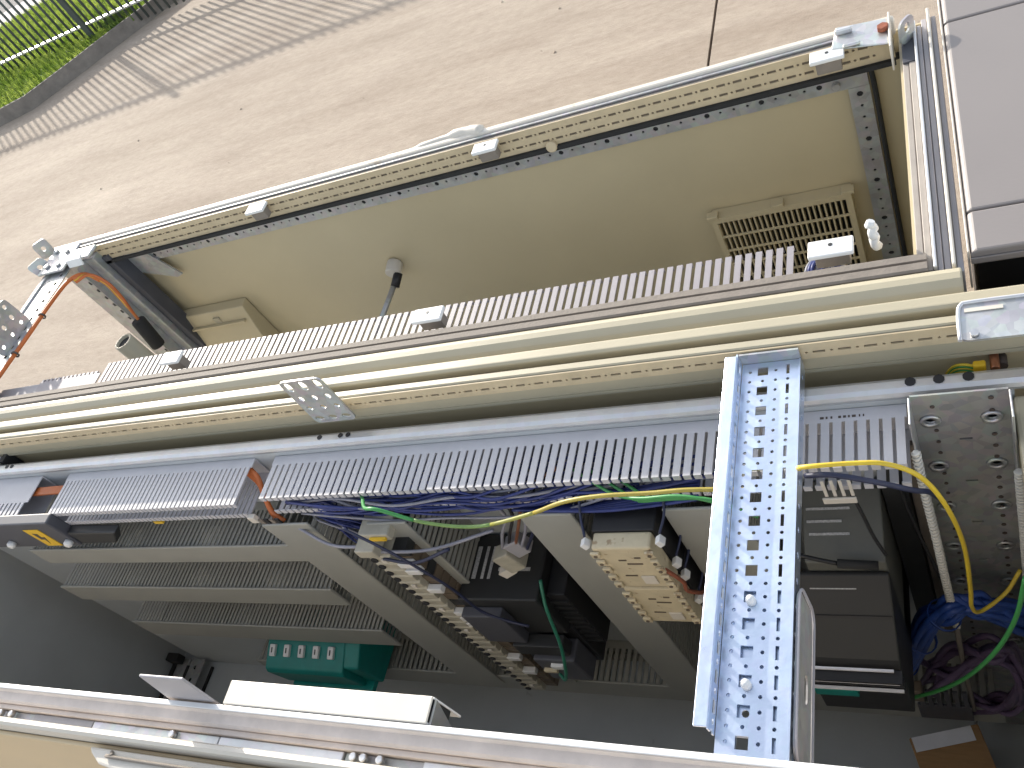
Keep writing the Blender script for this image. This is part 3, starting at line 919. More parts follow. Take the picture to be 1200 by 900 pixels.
# second plate under the near half of the strut
hl = [rect(-.2085 - .0063, -.2085 + .0063, .2112 - .0063, .2112 + .0063), circ(-.2078, .2375, .0034, 10)]
obj("lower_plate", MB().perf(rect(-.2300, -.1715, .195, .362), hl, (0, 0, 1.1245), (1, 0, 0), (0, 1, 0), .002), 'zinc', sx)
for (x, y) in ((-.2065, .3385), (-.2065, .2600)):
    obj("bolt", MB().tube([(x, y, 1.1305), (x, y, 1.136), (x, y, 1.139), (x, y, 1.1405)], [.0048, .0048, .0036, .0012], 10), 'white', sx)
sb = thing("side_bracket", "grey rounded bracket plate hanging on the right side of the perforated strut", "bracket", (-.163, .28, 1.06))
obj("bracket_plate", MB().perf(rrect(.205, .356, 1.062, 1.126, .014, 4), [rrect(.262, .288, 1.078, 1.092, .006, 3)], (-.1652, 0, 0), (0, 1, 0), (0, 0, 1), .0018), 'galvdark', sb)
loop = rrect(.203, .358, 1.060, 1.128, .016, 5)
obj("bracket_rim", MB().tube([(-.1640, p[0], p[1]) for p in loop + loop[:1]], .0015, 6, False), 'lilac', sb)
# bracket with slot on the right rail
gb = thing("rail_bracket", "galvanised rounded bracket plate on the near cabinet's rear rail at the right edge", "bracket", (.03, .62, 1.16))
obj("bracket_plate", MB().perf(rrect(-.012, .150, .598, .646, .008, 4), [], (0, 0, 1.1585), (1, 0, 0), (0, 1, 0), .003), 'galv', gb)
obj("bracket_rim", MB().tube(curve([(-.012, .598, 1.1588), (-.0115, .630, 1.1592), (-.0085, .643, 1.1595), (.002, .6455, 1.1595), (.06, .6455, 1.1595), (.15, .6455, 1.1595)], 5), .0022, 6), 'flange', gb)
obj("bracket_slot", MB().box(-.006, .028, .6330, .6375, 1.1588, 1.1598), 'offwhite', gb)
obj("bolt", MB().cyl((.001, .604, 1.1588), (.001, .604, 1.163), .004, 8), 'steel', gb)

# wire terminal on the rear wall at right
yt = thing("earth_terminal", "yellow green earth wire lug with copper bolt under the right rail bracket", "terminal", (0, .62, 1.10))
for k in range(5):
    o_ = .003 * k
    obj("wire", wire([(-.030, .630, 1.066 - o_), (-.022, .625, 1.084 - o_), (-.012, .620, 1.092 - o_), (-.002, .618, 1.090 - o_)], .0015), 'green' if k % 2 else 'yellow', yt)
obj("lug", MB().box(-.004, .008, .614, .622, 1.080, 1.095), 'labelyellow', yt, .002)
obj("bolt", MB().cyl((.016, .636, 1.087), (.016, .614, 1.087), .0048, 8), 'copper', yt, .001)
obj("washer", MB().cyl((.022, .636, 1.080), (.022, .622, 1.080), .006, 10), 'ink', yt)

# ================================================================== DEVICES ON THE PLATE
# right channel plate with collared holes
ch = thing("perforated_channel", "wide dull zinc channel with collared holes at the right of the near cabinet", "channel", (-.02, .565, .25))
cx0, cx1, cyf = -.063, .024, .563
hl = []
for z in (1.078, .99, .90, .80, .70, .60, .50):
    for u in (-.048, .008):
        hl.append(circ(u, z, .0055, 10))
for z in (1.04, .955, .86, .76):
    hl.append(rect(-.024, -.012, z - .0016, z + .0016))
obj("channel_web", MB().perf(rect(cx0, cx1, .12, 1.122), hl, (0, cyf, 0), (1, 0, 0), (0, 0, 1), .002), 'olive', ch)
for z in (1.078, .99, .90, .80, .70, .60, .50):
    for u in (-.048, .008):
        obj("hole_collar", MB().ring((u, cyf - .0001, z), (0, -1, 0), .0056, .0105, .003), 'galv', ch)
mb = MB()
for z in np.arange(.2, 1.12, .0215):
    mb.cyl((.0085, cyf - .0005, z + .008), (.0085, cyf - .0015, z + .008), .0026, 8)
    mb.cyl((-.044, cyf - .0005, z), (-.044, cyf - .0015, z), .0022, 8)
obj("dimple", mb, 'ink', ch, kind='stuff')
obj("channel_flange", MB().box(cx0 - .002, cx0, .530, .5625, .12, 1.122), 'galv', ch, .0006)
obj("channel_flange", MB().box(cx1, cx1 + .002, .530, .5625, .12, 1.122), 'galv', ch, .0006)
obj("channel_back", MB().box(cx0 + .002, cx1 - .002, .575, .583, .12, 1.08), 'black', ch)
# spiral wrap on both flanges
def spiral(name, label, path, r, turns_per_m, rr, material='spiral'):
    P = curve(path, 10)
    mb = MB().tube(P, r * .8, 8)
    t = thing(name, label, "cable wrap", P[0], "white spiral wraps on the channel edges")
    o = obj("core", mb, material, t)
    L_ = 0
    pts = []
    for i in range(len(P) - 1):
        a, b = P[i], P[i + 1]
        seg = (b - a).length
        n = max(2, int(seg * turns_per_m * 8))
        tt = (b - a).normalized()
        e1 = tt.orthogonal().normalized()
        e1 = (Vector((1, 0, 0)) - tt * tt.x).normalized()
        e2 = tt.cross(e1)
        for k in range(n):
            l = L_ + seg * k / n
            ph = 2 * math.pi * l * turns_per_m
            pts.append(a + (b - a) * (k / n) + (e1 * math.cos(ph) + e2 * math.sin(ph)) * r)
        L_ += seg
    obj("spiral_wrap", MB().tube(pts, rr, 5), material, t)
spiral("spiral_wrap", "white spiral wrap hanging from the left edge of the wide channel",
       [(-.0640, .528, 1.075), (-.0630, .520, 1.03), (-.0600, .508, .93), (-.0590, .502, .82), (-.0580, .500, .74), (-.0575, .498, .70)], .0038, 160, .0016)
spiral("spiral_wrap", "white toothed edge wrap on the right edge of the wide channel",
       [(.0262, .527, 1.03), (.0268, .527, .9), (.0268, .527, .78), (.027, .527, .6)], .0038, 160, .0016)
single("grey_hose", wire([(-.058, .500, .705), (-.0585, .498, .62), (-.0585, .498, .52), (-.058, .498, .38)], .0036), 'taupe',
       "thin grey hose continuing down below the spiral wrap", "hose")

# contactors
CT = "contactors stacked between two upright ducts"
def contactor(label, z0, z1):
    t = thing("contactor", label, "contactor", (-.395, .58, z0), CT)
    x0, x1 = -.437, -.356
    obj("body", MB().box(x0, x1, .475, .582, z0 + .0012, z1 - .0012), 'black', t, .002)  # black here paints in the shadow on the contactor's top
    obj("front_plate", MB().box(x0 + .003, x1 - .003, .452, .4745, z0 + .002, z1 - .002), 'ivory', t, .003)
    for s_, xs in ((0, x0), (1, x1 - .012)):
        for k in range(5):
            zc = z0 + .014 + (z1 - z0 - .028) * k / 4
            obj("terminal_cap", MB().box(xs + (0.0005 if s_ else 0), xs + .0115, .4475, .4515, zc - .006, zc + .006), 'ivory', t, .001)
            obj("terminal_screw", MB().cyl((xs + .006, .4474, zc), (xs + .006, .4464, zc), .0026, 8), 'brown', t)
    cx_ = (x0 + x1) / 2
    zc = (z0 + z1) / 2
    obj("label_plate", MB().box(cx_ + .002, cx_ + .020, .4496, .4518, z0 + .016, z0 + .036), 'offwhite', t, .0006)
    for dx, dz, ww in ((-.018, -.02, .016), (-.004, .012, .020), (-.012, .022, .010), (.010, .028, .008)):
        obj("printed_mark", MB().box(cx_ + dx, cx_ + dx + ww, .4508, .4517, zc + dz, zc + dz + .0022), 'brown', t)
    return t
contactor("upper ivory fronted contactor with a black top between the upright ducts", .911, 1.022)
contactor("lower ivory fronted contactor beneath the black topped one", .800, .909)
# wire ferrules beside the contactors
for i, (x, y, z, lab) in enumerate(((-.347, .462, 1.018, "white wire plug at the upper right corner of the upper contactor"),
                                    (-.349, .468, .950, "white wire plug right of the seam between the contactors"),
                                    (-.350, .470, .912, "small white wire plug just under the contactor seam at right"),
                                    (-.352, .468, .845, "white wire plug at the lower right of the lower contactor"),
                                    (-.4425, .460, 1.018, "white wire plug at the upper left corner of the upper contactor"))):
    t = thing("wire_plug", lab, "plug", (x, y, z), "white wire plugs beside the contactors")
    obj("plug_body", MB().obox((x, y, z), (.0034, .001, .002), (0, .005, 0), (-.002, 0, .0055)), 'white', t, .001)
    obj("wire", wire([(x, y + .006, z + .006), (x + (.006 if i < 4 else -.006), y + .03, z + .015), (x + (.003 if i < 4 else -.008), y + .06, z + .03)], .0018, 6), 'navy', t)
single("dark_red_wires", wire([(-.362, .455, .96), (-.351, .452, .945), (-.348, .455, .92), (-.352, .458, .89), (-.346, .48, .84), (-.35, .52, .80)], .0028), 'rust',
       "thin dark red wire running down the right side of the contactors", "wire")

# relay / terminal row
tr = thing("relay_row", "row of beige terminal relays between two upright ducts", "relay row", (-.79, .58, .40))
obj("din_rail", MB().box(-.835, -.745, .570, .582, .40, 1.02), 'galvdark', tr)
nt_ = 26
for k in range(nt_):
    z0 = .425 + k * .0213
    o = obj("terminal_block", MB().prism([(.569, z0), (.569, z0 + .0200), (.470, z0 + .0200), (.466, z0 + .017), (.466, z0 + .003), (.470, z0)], 'x', -.808 + .001 * (k % 2), -.768), 'term', tr, .0012)
    obj("screw_opening", MB().cyl((-.800, .4658, z0 + .010), (-.800, .4640, z0 + .010), .0060, 8), 'black', tr)
    obj("relay", MB().box(-.7675, -.744, .476, .568, z0 + .0008, z0 + .0195), 'brown' if k not in (25, 22, 17, 11) else 'charcoal', tr, .001)
    if k in (24, 23, 20, 16, 15, 14, 7, 4):
        obj("white_marker", MB().box(-.770, -.744, .4650, .4755, z0 + .004, z0 + .0165), 'white', tr, .0012)
    elif k % 4 == 1:
        obj("white_marker", MB().box(-.786, -.778, .4625, .4655, z0 + .005, z0 + .014), 'offwhite', tr, .0006)
obj("end_stop", MB().box(-.812, -.778, .460, .500, .984, 1.004), 'term', tr, .002)
obj("end_stop", MB().box(-.805, -.752, .480, .568, 1.000, 1.016), 'term', tr, .002)
obj("brass_link", MB().box(-.785, -.757, .4755, .4795, 1.006, 1.011), 'labelyellow', tr)

# power supply and its lower units
ps = thing("power_supply", "dark grey power supply box with plug on top left of the contactors", "power supply", (-.68, .58, .60))
obj("body", MB().box(-.742, -.604, .470, .582, .700, .822), 'charcoal', ps, .003)
obj("body_lower", MB().box(-.742, -.672, .452, .4695, .700, .800), 'slate', ps, .002)
obj("side_block", MB().box(-.603, -.572, .49, .582, .62, .80), 'black', ps, .002)
for k in range(9):
    obj("vent_rib", MB().box(-.603, -.573, .486, .4895, .63 + .018 * k, .638 + .018 * k), 'charcoal', ps)
obj("lower_unit", MB().box(-.735, -.600, .480, .582, .560, .6985), 'black', ps, .003)
obj("lower_front", MB().box(-.680, -.606, .440, .4795, .575, .660), 'slate', ps, .003)
obj("front_ledge", MB().box(-.70, -.612, .447, .4695, .664, .6985), 'charcoal', ps, .002)
for (x0, x1, z) in ((-.725, -.718, .8224), (-.709, -.704, .8224), (-.697, -.692, .8224)):
    obj("printed_mark", MB().box(x0, x1, .505, .560, z, z + .0006), 'print', ps)
obj("printed_mark", MB().box(-.680, -.625, .518, .524, .8224, .8230), 'print', ps)
obj("connector", MB().box(-.650, -.628, .433, .4395, .640, .652), 'white', ps, .001)
obj("connector", MB().box(-.672, -.648, .433, .4395, .622, .630), 'ivory', ps, .001)
pl = thing("plug_connector", "pale loose plug connector resting on top of the dark power supply", "connector", (-.63, .52, .85))
obj("plug_body", MB().obox((-.628, .512, .880), (.013, .003, .004), (0, .012, 0), (-.006, 0, .022)), 'term', pl, .002)
obj("plug_body", MB().obox((-.605, .520, .905), (.011, .003, .004), (0, .010, 0), (-.006, 0, .016)), 'lilac', pl, .002)
obj("plug_front", MB().obox((-.640, .505, .858), (.010, .003, .004), (0, .009, 0), (-.004, 0, .007)), 'offwhite', pl, .001)
for k, c_ in enumerate(('greywire', 'black', 'copper', 'greywire', 'navy')):
    obj("wire", wire([(-.632 + .010 * k, .515, .90), (-.610 + .012 * k, .515, .945), (-.585 + .012 * k, .52, .99), (-.60 + .03 * k, .53, 1.03), (-.56 + .04 * k, .545, 1.06)], .0026, 6), c_, pl)
single("green_wire", wire([(-.642, .430, .628), (-.625, .418, .640), (-.605, .422, .690), (-.596, .440, .740), (-.598, .47, .80), (-.60, .50, .83)], .0028), 'darkgreen',
       "dark green wire looping up the right side of the power supply", "wire")

# right hand controller rack
pc = thing("controller_rack", "dark stepped controller rack right of the perforated strut", "controller", (-.17, .58, .70))
obj("upper_body", MB().prism([(.582, .938), (.565, .942), (.486, .910), (.486, .70), (.582, .70)], 'x', -.205, -.115), 'greengrey', pc, .002)
obj("middle_body", MB().prism([(.4855, .890), (.480, .891), (.405, .820), (.398, .805), (.398, .74), (.4855, .70)], 'x', -.225, -.114), 'charcoal', pc, .002)
obj("front_groove", MB().obox((-.17, .4423, .8560), (.053, 0, 0), (0, .0012, .0011), (0, -.0008, .0008)), 'black', pc)
nx = Vector((0, -.071, -.075)).normalized()
up = Vector((0, -nx.z, nx.y))
for (d_, x0, x1, hh) in ((.018, -.205, -.152, .0014), (.026, -.205, -.166, .0010), (.034, -.200, -.150, .0014)):
    base = Vector((0, .480, .891)) + nx * d_
    obj("printed_line", MB().obox((0.5 * (x0 + x1), base.y - .0003, base.z + .0003), ((x1 - x0) / 2, 0, 0), nx * hh, (0, -.0004, .0004)), 'print', pc)
for i, (zz, yy, x1, ww) in enumerate(((.812, .404, -.122, .003), (.797, .3945, -.118, .003), (.780, .392, -.115, .0045))):
    obj("rack_step", MB().box(-.225, -.1135, .382 + .002 * i, .3975, zz - .009, zz - .0045), 'black', pc)
    obj("label_strip", MB().box(-.220, x1, yy - .0105, yy - .0075, zz - ww / 2, zz + ww / 2), 'paper', pc)
obj("lower_body", MB().box(-.225, -.115, .398, .582, .66, .739), 'black', pc, .002)
obj("green_terminal", MB().box(-.222, -.170, .386, .3975, .742, .762), 'teal', pc, .001)
for q, (x0_, x1_) in enumerate(((-.200, -.150), (-.200, -.160), (-.198, -.152))):
    obj("printed_line", MB().obox(((x0_ + x1_) / 2, .545 - .014 * q, .9345 - .0057 * q), ((x1_ - x0_) / 2, 0, 0), (0, .0014, .0006), (0, -.0003, .0006)), 'print', pc)
obj("cable_port", MB().tube(curve([(-.205, .482, .938), (-.185, .480, .930), (-.165, .479, .922)], 4), .0028, 6), 'black', pc)
obj("cable_port", MB().cyl((-.166, .479, .922), (-.122, .478, .918), .0055, 10), 'rubber', pc)
obj("side_strip", MB().box(-.112, -.085, .560, .582, .60, 1.00), 'charcoal', pc)
obj("side_strip", MB().box(-.083, -.068, .572, .582, .50, 1.02), 'taupe', pc)
single("black_wire", wire([(-.134, .512, 1.02), (-.128, .505, .99), (-.122, .498, .95), (-.114, .492, .918)], .0022), 'black', "thin black wire running from the comb duct down to the controller rack", "wire")
single("black_wire", wire([(-.092, .555, 1.0), (-.088, .548, .93), (-.078, .535, .86), (-.066, .52, .80)], .0024), 'black', "black wire hanging between the controller rack and the wide channel", "wire")
# white comb label under the duct on the right
cl = thing("marker_strip", "small white toothed marker strip under the comb duct right of the strut", "marker", (-.14, .505, 1.03))
obj("marker_plate", MB().box(-.163, -.128, .5020, .5045, 1.020, 1.0305), 'offwhite', cl, .0008)
for k in range(4):
    obj("marker_tooth", MB().box(-.160 + .009 * k, -.1565 + .009 * k, .5055, .5070, 1.030, 1.062), 'offwhite', cl)

# teal terminal box
tb = thing("terminal_box", "teal plastic terminal box with white screws under the lowest left duct", "terminal box", (-1.30, .56, .33))
obj("body", MB().prism([(.582, .518), (.520, .514), (.452, .490), (.447, .480), (.455, .405), (.582, .405)], 'x', -1.412, -1.200), 'teal', tb, .003)
obj("end_cap", MB().prism([(.582, .522), (.520, .518), (.460, .494), (.468, .398), (.582, .398)], 'x', -1.199, -1.160), 'teal', tb, .004)
obj("foot", MB().box(-1.40, -1.18, .448, .582, .390, .404), 'teal', tb, .002)
for k in range(5):
    xx = -1.392 + .040 * k
    obj("screw", MB().obox((xx, .487, .5035), (.0075, 0, 0), (0, .012, .0042), (0, -.0020, .0055)), 'white', tb, .002)
    obj("screw_slot", MB().obox((xx, .4850, .5095), (.0012, 0, 0), (0, .005, .0018), (0, -.0002, .0006)), 'charcoal', tb)
    obj("clamp", MB().box(xx - .022, xx - .013, .512, .530, .515, .527), 'lilac', tb, .002)
    obj("clamp_hole", MB().box(xx - .010, xx + .010, .514, .534, .5145, .522), 'black', tb)

# black box with the yellow label on the left
lb = thing("black_switch_box", "dark box with yellow warning label and white screws at the left photo edge", "switch box", (-1.48, .50, 1.0))
obj("box_body", MB().box(-1.72, -1.436, .482, .5035, 1.0, 1.083), 'slate', lb, .003)
obj("box_end", MB().prism([(-1.4355, 1.0), (-1.4355, 1.040), (-1.310, 1.036), (-1.345, 1.0)], 'y', .486, .5035), 'charcoal', lb, .003)
obj("warning_label", MB().box(-1.524, -1.482, .4808, .4818, 1.006, 1.064), 'labelyellow', lb)
obj("bolt_mark", MB().prism([(-1.512, 1.052), (-1.500, 1.050), (-1.503, 1.038), (-1.494, 1.038), (-1.506, 1.014), (-1.503, 1.030), (-1.512, 1.030)], 'y', .4803, .4808), 'ink', lb)
for x in (-1.612, -1.446):
    obj("screw", MB().tube([(x, .4815, 1.020), (x, .474, 1.020), (x, .471, 1.020)], [.008, .008, .005], 10), 'white', lb)
obj("yellow_tag", MB().box(-1.232, -1.212, .506, .510, 1.026, 1.033), 'labelyellow', lb)

# ================================================================== WIRES
# blue bundle inside the long comb duct, spilling down to the relay row
bw = thing("blue_wire_bundle", "bundle of dark blue wires spilling out below the long comb duct", "wires", (-.7, .54, 1.0))
for k in range(46):
    x0 = -.94 + random.uniform(0, .05)
    x1 = random.uniform(-.56, -.26)
    y = random.uniform(.512, .57)
    zb = 1.037 + random.uniform(0, .034)
    sag = random.uniform(.0, .036)
    pts = [(x0, y, zb - .012)]
    for j in range(1, 6):
        q = j / 6
        pts.append((x0 + (x1 - x0) * q, max(.504, y + random.uniform(-.016, .010) - .006 * math.sin(q * 3.14)), zb - sag * math.sin(q * 3.14) + random.uniform(-.006, .006)))
    pts.append((x1, y, zb))
    obj("wire", wire(pts, .0022, 6), 'blue' if k % 5 else 'greywire', bw)
for k in range(26):
    x1 = -.862 + random.uniform(0, .04)
    zt = random.uniform(.88, 1.0)
    obj("wire", wire([(-.93 + random.uniform(0, .15), .528 + random.uniform(-.012, .02), 1.035), (-.905 + random.uniform(0, .04), .52, 1.015),
                      (x1 - .01, .515 + random.uniform(-.01, .02), zt + .03), (x1 + .01, .53, zt - .03), (-.836, .535, zt - .06)], .0018, 6), 'blue' if k % 4 else 'greywire', bw)
for k in range(7):
    obj("wire", wire([(-.555, .51 + .004 * k, 1.020 - .002 * k), (-.48, .500 + .003 * k, 1.030 - .003 * k), (-.42, .497 + .004 * k, 1.032 - .002 * k), (-.36, .500 + .004 * k, 1.034), (-.30, .506 + .004 * k, 1.036)], .0024, 6), 'blue', bw)
for (a, b, col, lab) in (
        ((-.93, .500, 1.010), (-.795, .47, 1.000), 'greywire', "grey wire running from the orange wire gap to the relay row"),
        ((-.80, .47, .985), (-.60, .50, .985), 'greywire', "grey violet wire crossing the upright duct beside the relay row"),
        ((-.78, .465, .972), (-.66, .47, .990), 'navy', "dark wire bridging from the relay row over the duct cover")):
    mid = tuple((a[i] + b[i]) / 2 for i in range(3))
    single("loose_wire", wire([a, (mid[0], mid[1] - .01, mid[2] - .006), b], .0026), col, lab, "wire")
single("loose_wire", wire([(-.795, .468, 1.06), (-.755, .460, 1.02), (-.725, .455, .97), (-.70, .452, .90), (-.69, .450, .83), (-.66, .448, .80), (-.628, .446, .785)], .0022), 'navy',
       "dark wire hanging in front of the duct cover down to the power supply", "wire")
gy_ = thing("earth_wire", "long green yellow earth wire sagging below the comb duct behind the strut", "wire", (-.5, .47, 1.05))
P_ = curve([(-.790, .535, 1.060), (-.765, .505, 1.072), (-.735, .478, 1.095), (-.706, .470, 1.103), (-.652, .470, 1.064), (-.581, .470, 1.051), (-.495, .470, 1.077), (-.44, .470, 1.102), (-.390, .470, 1.1125), (-.330, .470, 1.114), (-.280, .470, 1.117), (-.20, .470, 1.11)], 8)
cut = [0, 30, 42, 49, len(P_) - 1]
for k_, c_ in enumerate(("green", "limegreen", "yellowgreen", "dullyellow")):
    obj("sheath", MB().tube(P_[cut[k_]:cut[k_ + 1] + 1], .0026, 8), c_, gy_)
for i in range(3):
    off = .003 * i
    single("green_wire", wire([(-.46 + .02 * i, .545, 1.055), (-.40 + .02 * i, .506 - off, 1.058), (-.36, .490, 1.070 - off), (-.31, .484, 1.082 - off), (-.275 + off, .478, 1.080), (-.225, .470, 1.06 - off)], .0021), 'green',
           ("green wire crossing just under the comb duct left of the strut", "second green wire beneath the comb duct left of the strut, lower of the pair", "short green wire ending at the strut edge")[i], "wire")
single("yellow_wire", wire([(-.17, .490, 1.115), (-.159, .470, 1.150), (-.112, .470, 1.152), (-.083, .470, 1.147), (-.057, .470, 1.120), (-.040, .470, 1.061), (-.031, .470, .979), (-.032, .470, .876), (-.034, .472, .822), (-.026, .480, .792), (.002, .50, .80), (.02, .52, .82)], .0025), 'yellow',
       "bright yellow wire arching from the strut down over the wide channel", "wire")
single("dark_wire", wire([(-.17, .50, 1.085), (-.14, .49, 1.10), (-.10, .488, 1.085), (-.07, .492, 1.06), (-.055, .50, 1.04), (-.045, .52, .98)], .0030), 'navy',
       "dark navy wire curving under the yellow wire right of the strut", "wire")
single("green_wire", wire([(-.245, .425, .700), (-.204, .420, .645), (-.152, .420, .631), (-.095, .420, .672), (-.052, .420, .731), (-.016, .420, .817), (.008, .420, .913), (.02, .425, 1.0)], .0026), 'green',
       "long green wire sagging in front of the controller rack to the right edge", "wire")
single("cable_tag", MB().box(-.152, -.140, .4145, .4165, .608, .636), 'lilac', "small pale tag hanging on the long green wire", "tag", bevel=.001)
bb = thing("blue_cable_bundle", "bright blue cable bundle coiled right of the controller rack", "cables", (-.07, .50, .60))
for k in range(20):
    j = lambda s_: random.uniform(-s_, s_)
    obj("cable", wire([(-.150 + j(.006), .495 + j(.015), .520 + j(.03)), (-.125 + j(.004), .497 + j(.012), .60 + j(.02)), (-.09 + j(.008), .500 + j(.014), .700 + j(.02)), (-.060 + j(.004), .50 + j(.012), .755 + j(.02)),
                       (-.028 + j(.004), .505 + j(.012), .745 + j(.02)), (.01 + j(.004), .512 + j(.012), .70 + j(.03)), (.05, .52, .66 + j(.03))], .0046, 7), 'bluebright', bb)
for z_, x_ in ((.565, -.137), (.655, -.105), (.735, -.070)):
    obj("cable_tie", MB().ring((x_, .498, z_), (.45, 0, .9), .0195, .0215, .005), 'bluebright', bb)
pb = thing("purple_cable_bundle", "dull purple cables looping at the lower right of the near cabinet", "cables", (0, .50, .45))
for k in range(9):
    j = lambda s_: random.uniform(-s_, s_)
    obj("cable", wire([(-.115 + j(.01), .50 + j(.02), .50 + j(.03)), (-.07, .50 + j(.02), .575 + j(.03)), (-.02, .495 + j(.02), .62 + j(.03)), (.006 + j(.01), .495 + j(.02), .58 + j(.03)), (.012 + j(.01), .50 + j(.02), .50 + j(.03)), (-.015 + j(.01), .50 + j(.02), .41 + j(.03)), (-.06, .505 + j(.02), .37 + j(.03))], .0048, 7), 'purple', pb)
db = thing("duct_bracket", "dark toothed duct end below the purple cables", "bracket", (-.10, .52, .40))
obj("duct_side", MB().box(-.135, -.060, .490, .495, .35, .41), 'slate', db, .001)
for k in range(6):
    obj("finger", MB().box(-.130 + .0122 * k, -.1235 + .0122 * k, .490, .493, .4105, .475), 'slate', db)
obj("plug", MB().box(-.137, -.118, .470, .488, .485, .525), 'brown', db, .002)
# orange wires between the two top ducts and at the left gap
ow = thing("orange_wires", "orange wires in the gap between the two grey comb ducts", "wires", (-.975, .53, 1.05))
for k in range(3):
    obj("wire", wire([(-1.012, .572 - .004 * k, 1.072), (-.990, .556 - .003 * k, 1.068 - .003 * k), (-.978 - .002 * k, .535, 1.056 - .003 * k), (-.968 - .002 * k, .515, 1.036 - .003 * k), (-.955 - .002 * k, .508, 1.016)], .0042, 7), 'orange', ow)
for k in range(4):
    obj("finger", MB().box(-.990 + .011 * k, -.983 + .011 * k, .500, .5025, 1.012, 1.036), 'black' if k % 2 else 'taupe', ow)
obj("wire_end", MB().box(-1.004, -.990, .498, .506, 1.030, 1.046), 'offwhite', ow, .001)

ow2 = thing("orange_wires", "orange wires bridging the gap at the left photo edge above the black box", "wires", (-1.49, .56, 1.06))
for k in range(5):
    obj("wire", wire([(-1.60, .566 - .003 * k, 1.060 + .002 * k), (-1.53, .562 - .003 * k, 1.072), (-1.46, .564 - .003 * k, 1.070), (-1.40, .568 - .003 * k, 1.06)], .0030, 6), 'orange', ow2)
single("gap_plate", MB().box(-1.532, -1.452, .500, .578, 1.030, 1.036), 'slate', "slate grey plate in the gap under the left orange wires", "plate", bevel=.001)

# orange cable along the left end of the back cabinet with its black plug
oc = thing("orange_cable", "orange cable tied along the left end rail, ending in a black plug", "cable", (-1.75, 1.0, 1.1))
obj("cable", wire([(-1.752, .735, 1.150), (-1.752, .80, 1.150), (-1.756, .90, 1.146), (-1.760, 1.0, 1.143), (-1.758, 1.07, 1.138), (-1.74, 1.098, 1.125), (-1.715, 1.096, 1.10)], .0046), 'orange', oc)
for k in range(4):
    obj("cable", wire([(-1.752, 1.075, 1.135 - .003 * k), (-1.735 + .003 * k, 1.096, 1.122), (-1.71 + .003 * k, 1.096, 1.09), (-1.705 + .003 * k, 1.09, 1.05), (-1.700, 1.08, 1.00), (-1.695, 1.07, .97)], .0035, 7), 'orange' if k != 1 else 'yellow', oc)
obj("plug", MB().cyl((-1.697, 1.072, .985), (-1.700, 1.060, .905), .017, 12), 'rubber', oc, .003)
for (x, y, z) in ((-1.7585, .96, 1.1435), (-1.7525, .85, 1.1475)):
    obj("cable_tie", MB().ring((x, y, z), (0, 1, 0), .0062, .0085, .004), 'ink', oc)
pt_ = thing("conduit_tube", "short white open tube standing inside the left end of the back cabinet", "tube", (-1.60, .95, .80))
mb = MB()
n = 18
vs, fs = [], []
c0, c1 = Vector((-1.612, .955, 1.035)), Vector((-1.612, .955, .70))
for k in range(n):
    a = 2 * math.pi * k / n
    dd = Vector((math.cos(a), math.sin(a), 0))
    vs += [c1 + dd * .022, c0 + dd * .022, c0 + dd * .0165, c1 + dd * .0165]
for k in range(n):
    j = (k + 1) % n
    for q in range(3):
        fs.append((k * 4 + q, j * 4 + q, j * 4 + q + 1, k * 4 + q + 1))
mb.add(vs, fs, True)
obj("tube_wall", mb, 'cream', pt_)
obj("tube_floor", MB().cyl((-1.612, .955, 1.020), (-1.612, .955, 1.029), .0164, 16), 'black', pt_)  # shade inside the open tube, put in as a black disc
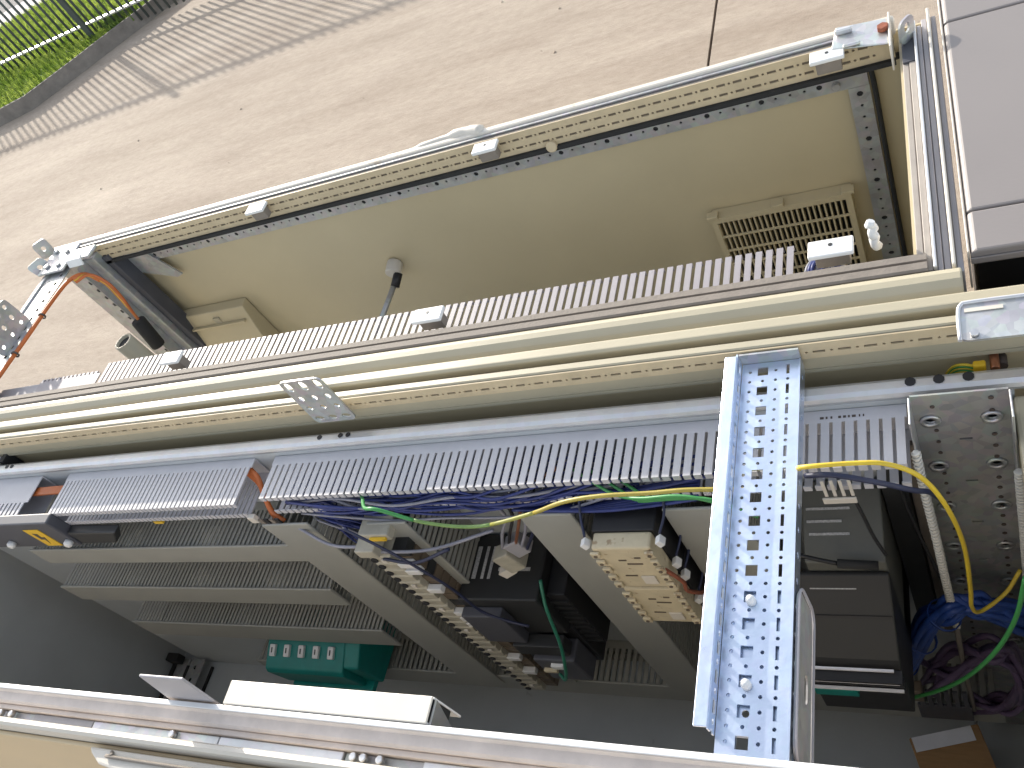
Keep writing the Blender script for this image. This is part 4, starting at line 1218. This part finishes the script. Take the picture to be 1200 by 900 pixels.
# white twisted strip and blue wires at the right end of the comb
single("white_twisted_strip", MB().tube([(-.088 + .0018 * math.sin(k * 1.9), .775 + .002 * math.cos(k * 1.7), 1.125 + .0045 * k) for k in range(11)], [.0045 + .0014 * (k % 2) for k in range(11)], 7), 'white',
       "knobbly white twisted strip standing right of the last white clip", "strip")
bl = thing("blue_wires", "short violet blue wires at the right end of the pale comb duct", "wires", (-.16, .77, 1.11))
for k in range(7):
    obj("wire", wire([(-.17 + .004 * k, .745, 1.085), (-.168 + .004 * k, .765, 1.115 + .002 * (k % 3)), (-.160 + .004 * k, .790, 1.108), (-.155 + .004 * k, .80, 1.08)], .0024, 6), 'blue' if k % 3 else 'greywire', bl)

# cardboard box on the cabinet floor
bx = thing("cardboard_box", "small brown cardboard box with a white label on the near cabinet's floor", "box", (-.10, .46, .093))
ca, sa = math.cos(R(17)), math.sin(R(17))
U_, V_ = Vector((ca, sa, 0)), Vector((-sa, ca, 0))
c_ = Vector((-.100, .462, .165))
obj("box_body", MB().obox(c_, U_ * .056, V_ * .046, (0, 0, .072)), 'card', bx, .002)
obj("box_flap", MB().obox(c_ + Vector((0, 0, .0732)) - V_ * .015, U_ * .0555, V_ * .0300, (0, 0, .0008)), 'card', bx)
obj("paper_label", MB().obox(c_ + Vector((0, 0, .0728)) + V_ * .033 - U_ * .004, U_ * .048, V_ * .012, (0, 0, .0007)), 'paper', bx)

# ================================================================== THIRD CABINET (grey, at right)
tc_ = thing("grey_cabinet", "light grey closed cabinet lying at the right of the back cabinet", "cabinet", (.6, 1.2, 0.0))
def lid(y0, y1):
    obj("side_panel", MB().prism([(.0055, 1.128), (.0055, 1.143), (.0075, 1.148), (.012, 1.150), (1.3, 1.150), (1.3, 1.128)], 'y', y0, y1), 'roofgrey', tc_, .0025)
lid(.724, .7835)
lid(.786, 1.1425)
lid(1.1455, 1.62)
obj("cabinet_body", MB().box(.012, 1.29, .765, 1.60, .05, 1.1275), 'black', tc_)  # coloured black to stand for the shaded side under the grey lids
obj("front_lip", MB().box(.0055, 1.3, .7215, .7235, 1.132, 1.1405), 'roofgrey', tc_, .002)
obj("edge_trim", MB().box(.0028, .0050, .726, 1.62, 1.09, 1.1475), 'offwhite', tc_, .0008)
# timber bearers under all three cabinets
for i, (x, lab) in enumerate(((-1.75, "left timber bearer under the two cream cabinets"), (-.35, "right timber bearer under the two cream cabinets"))):
    single("timber_bearer", MB().box(x - .05, x + .05, .10, 1.25, .0, .039), 'card', lab, "bearer", bevel=.003)
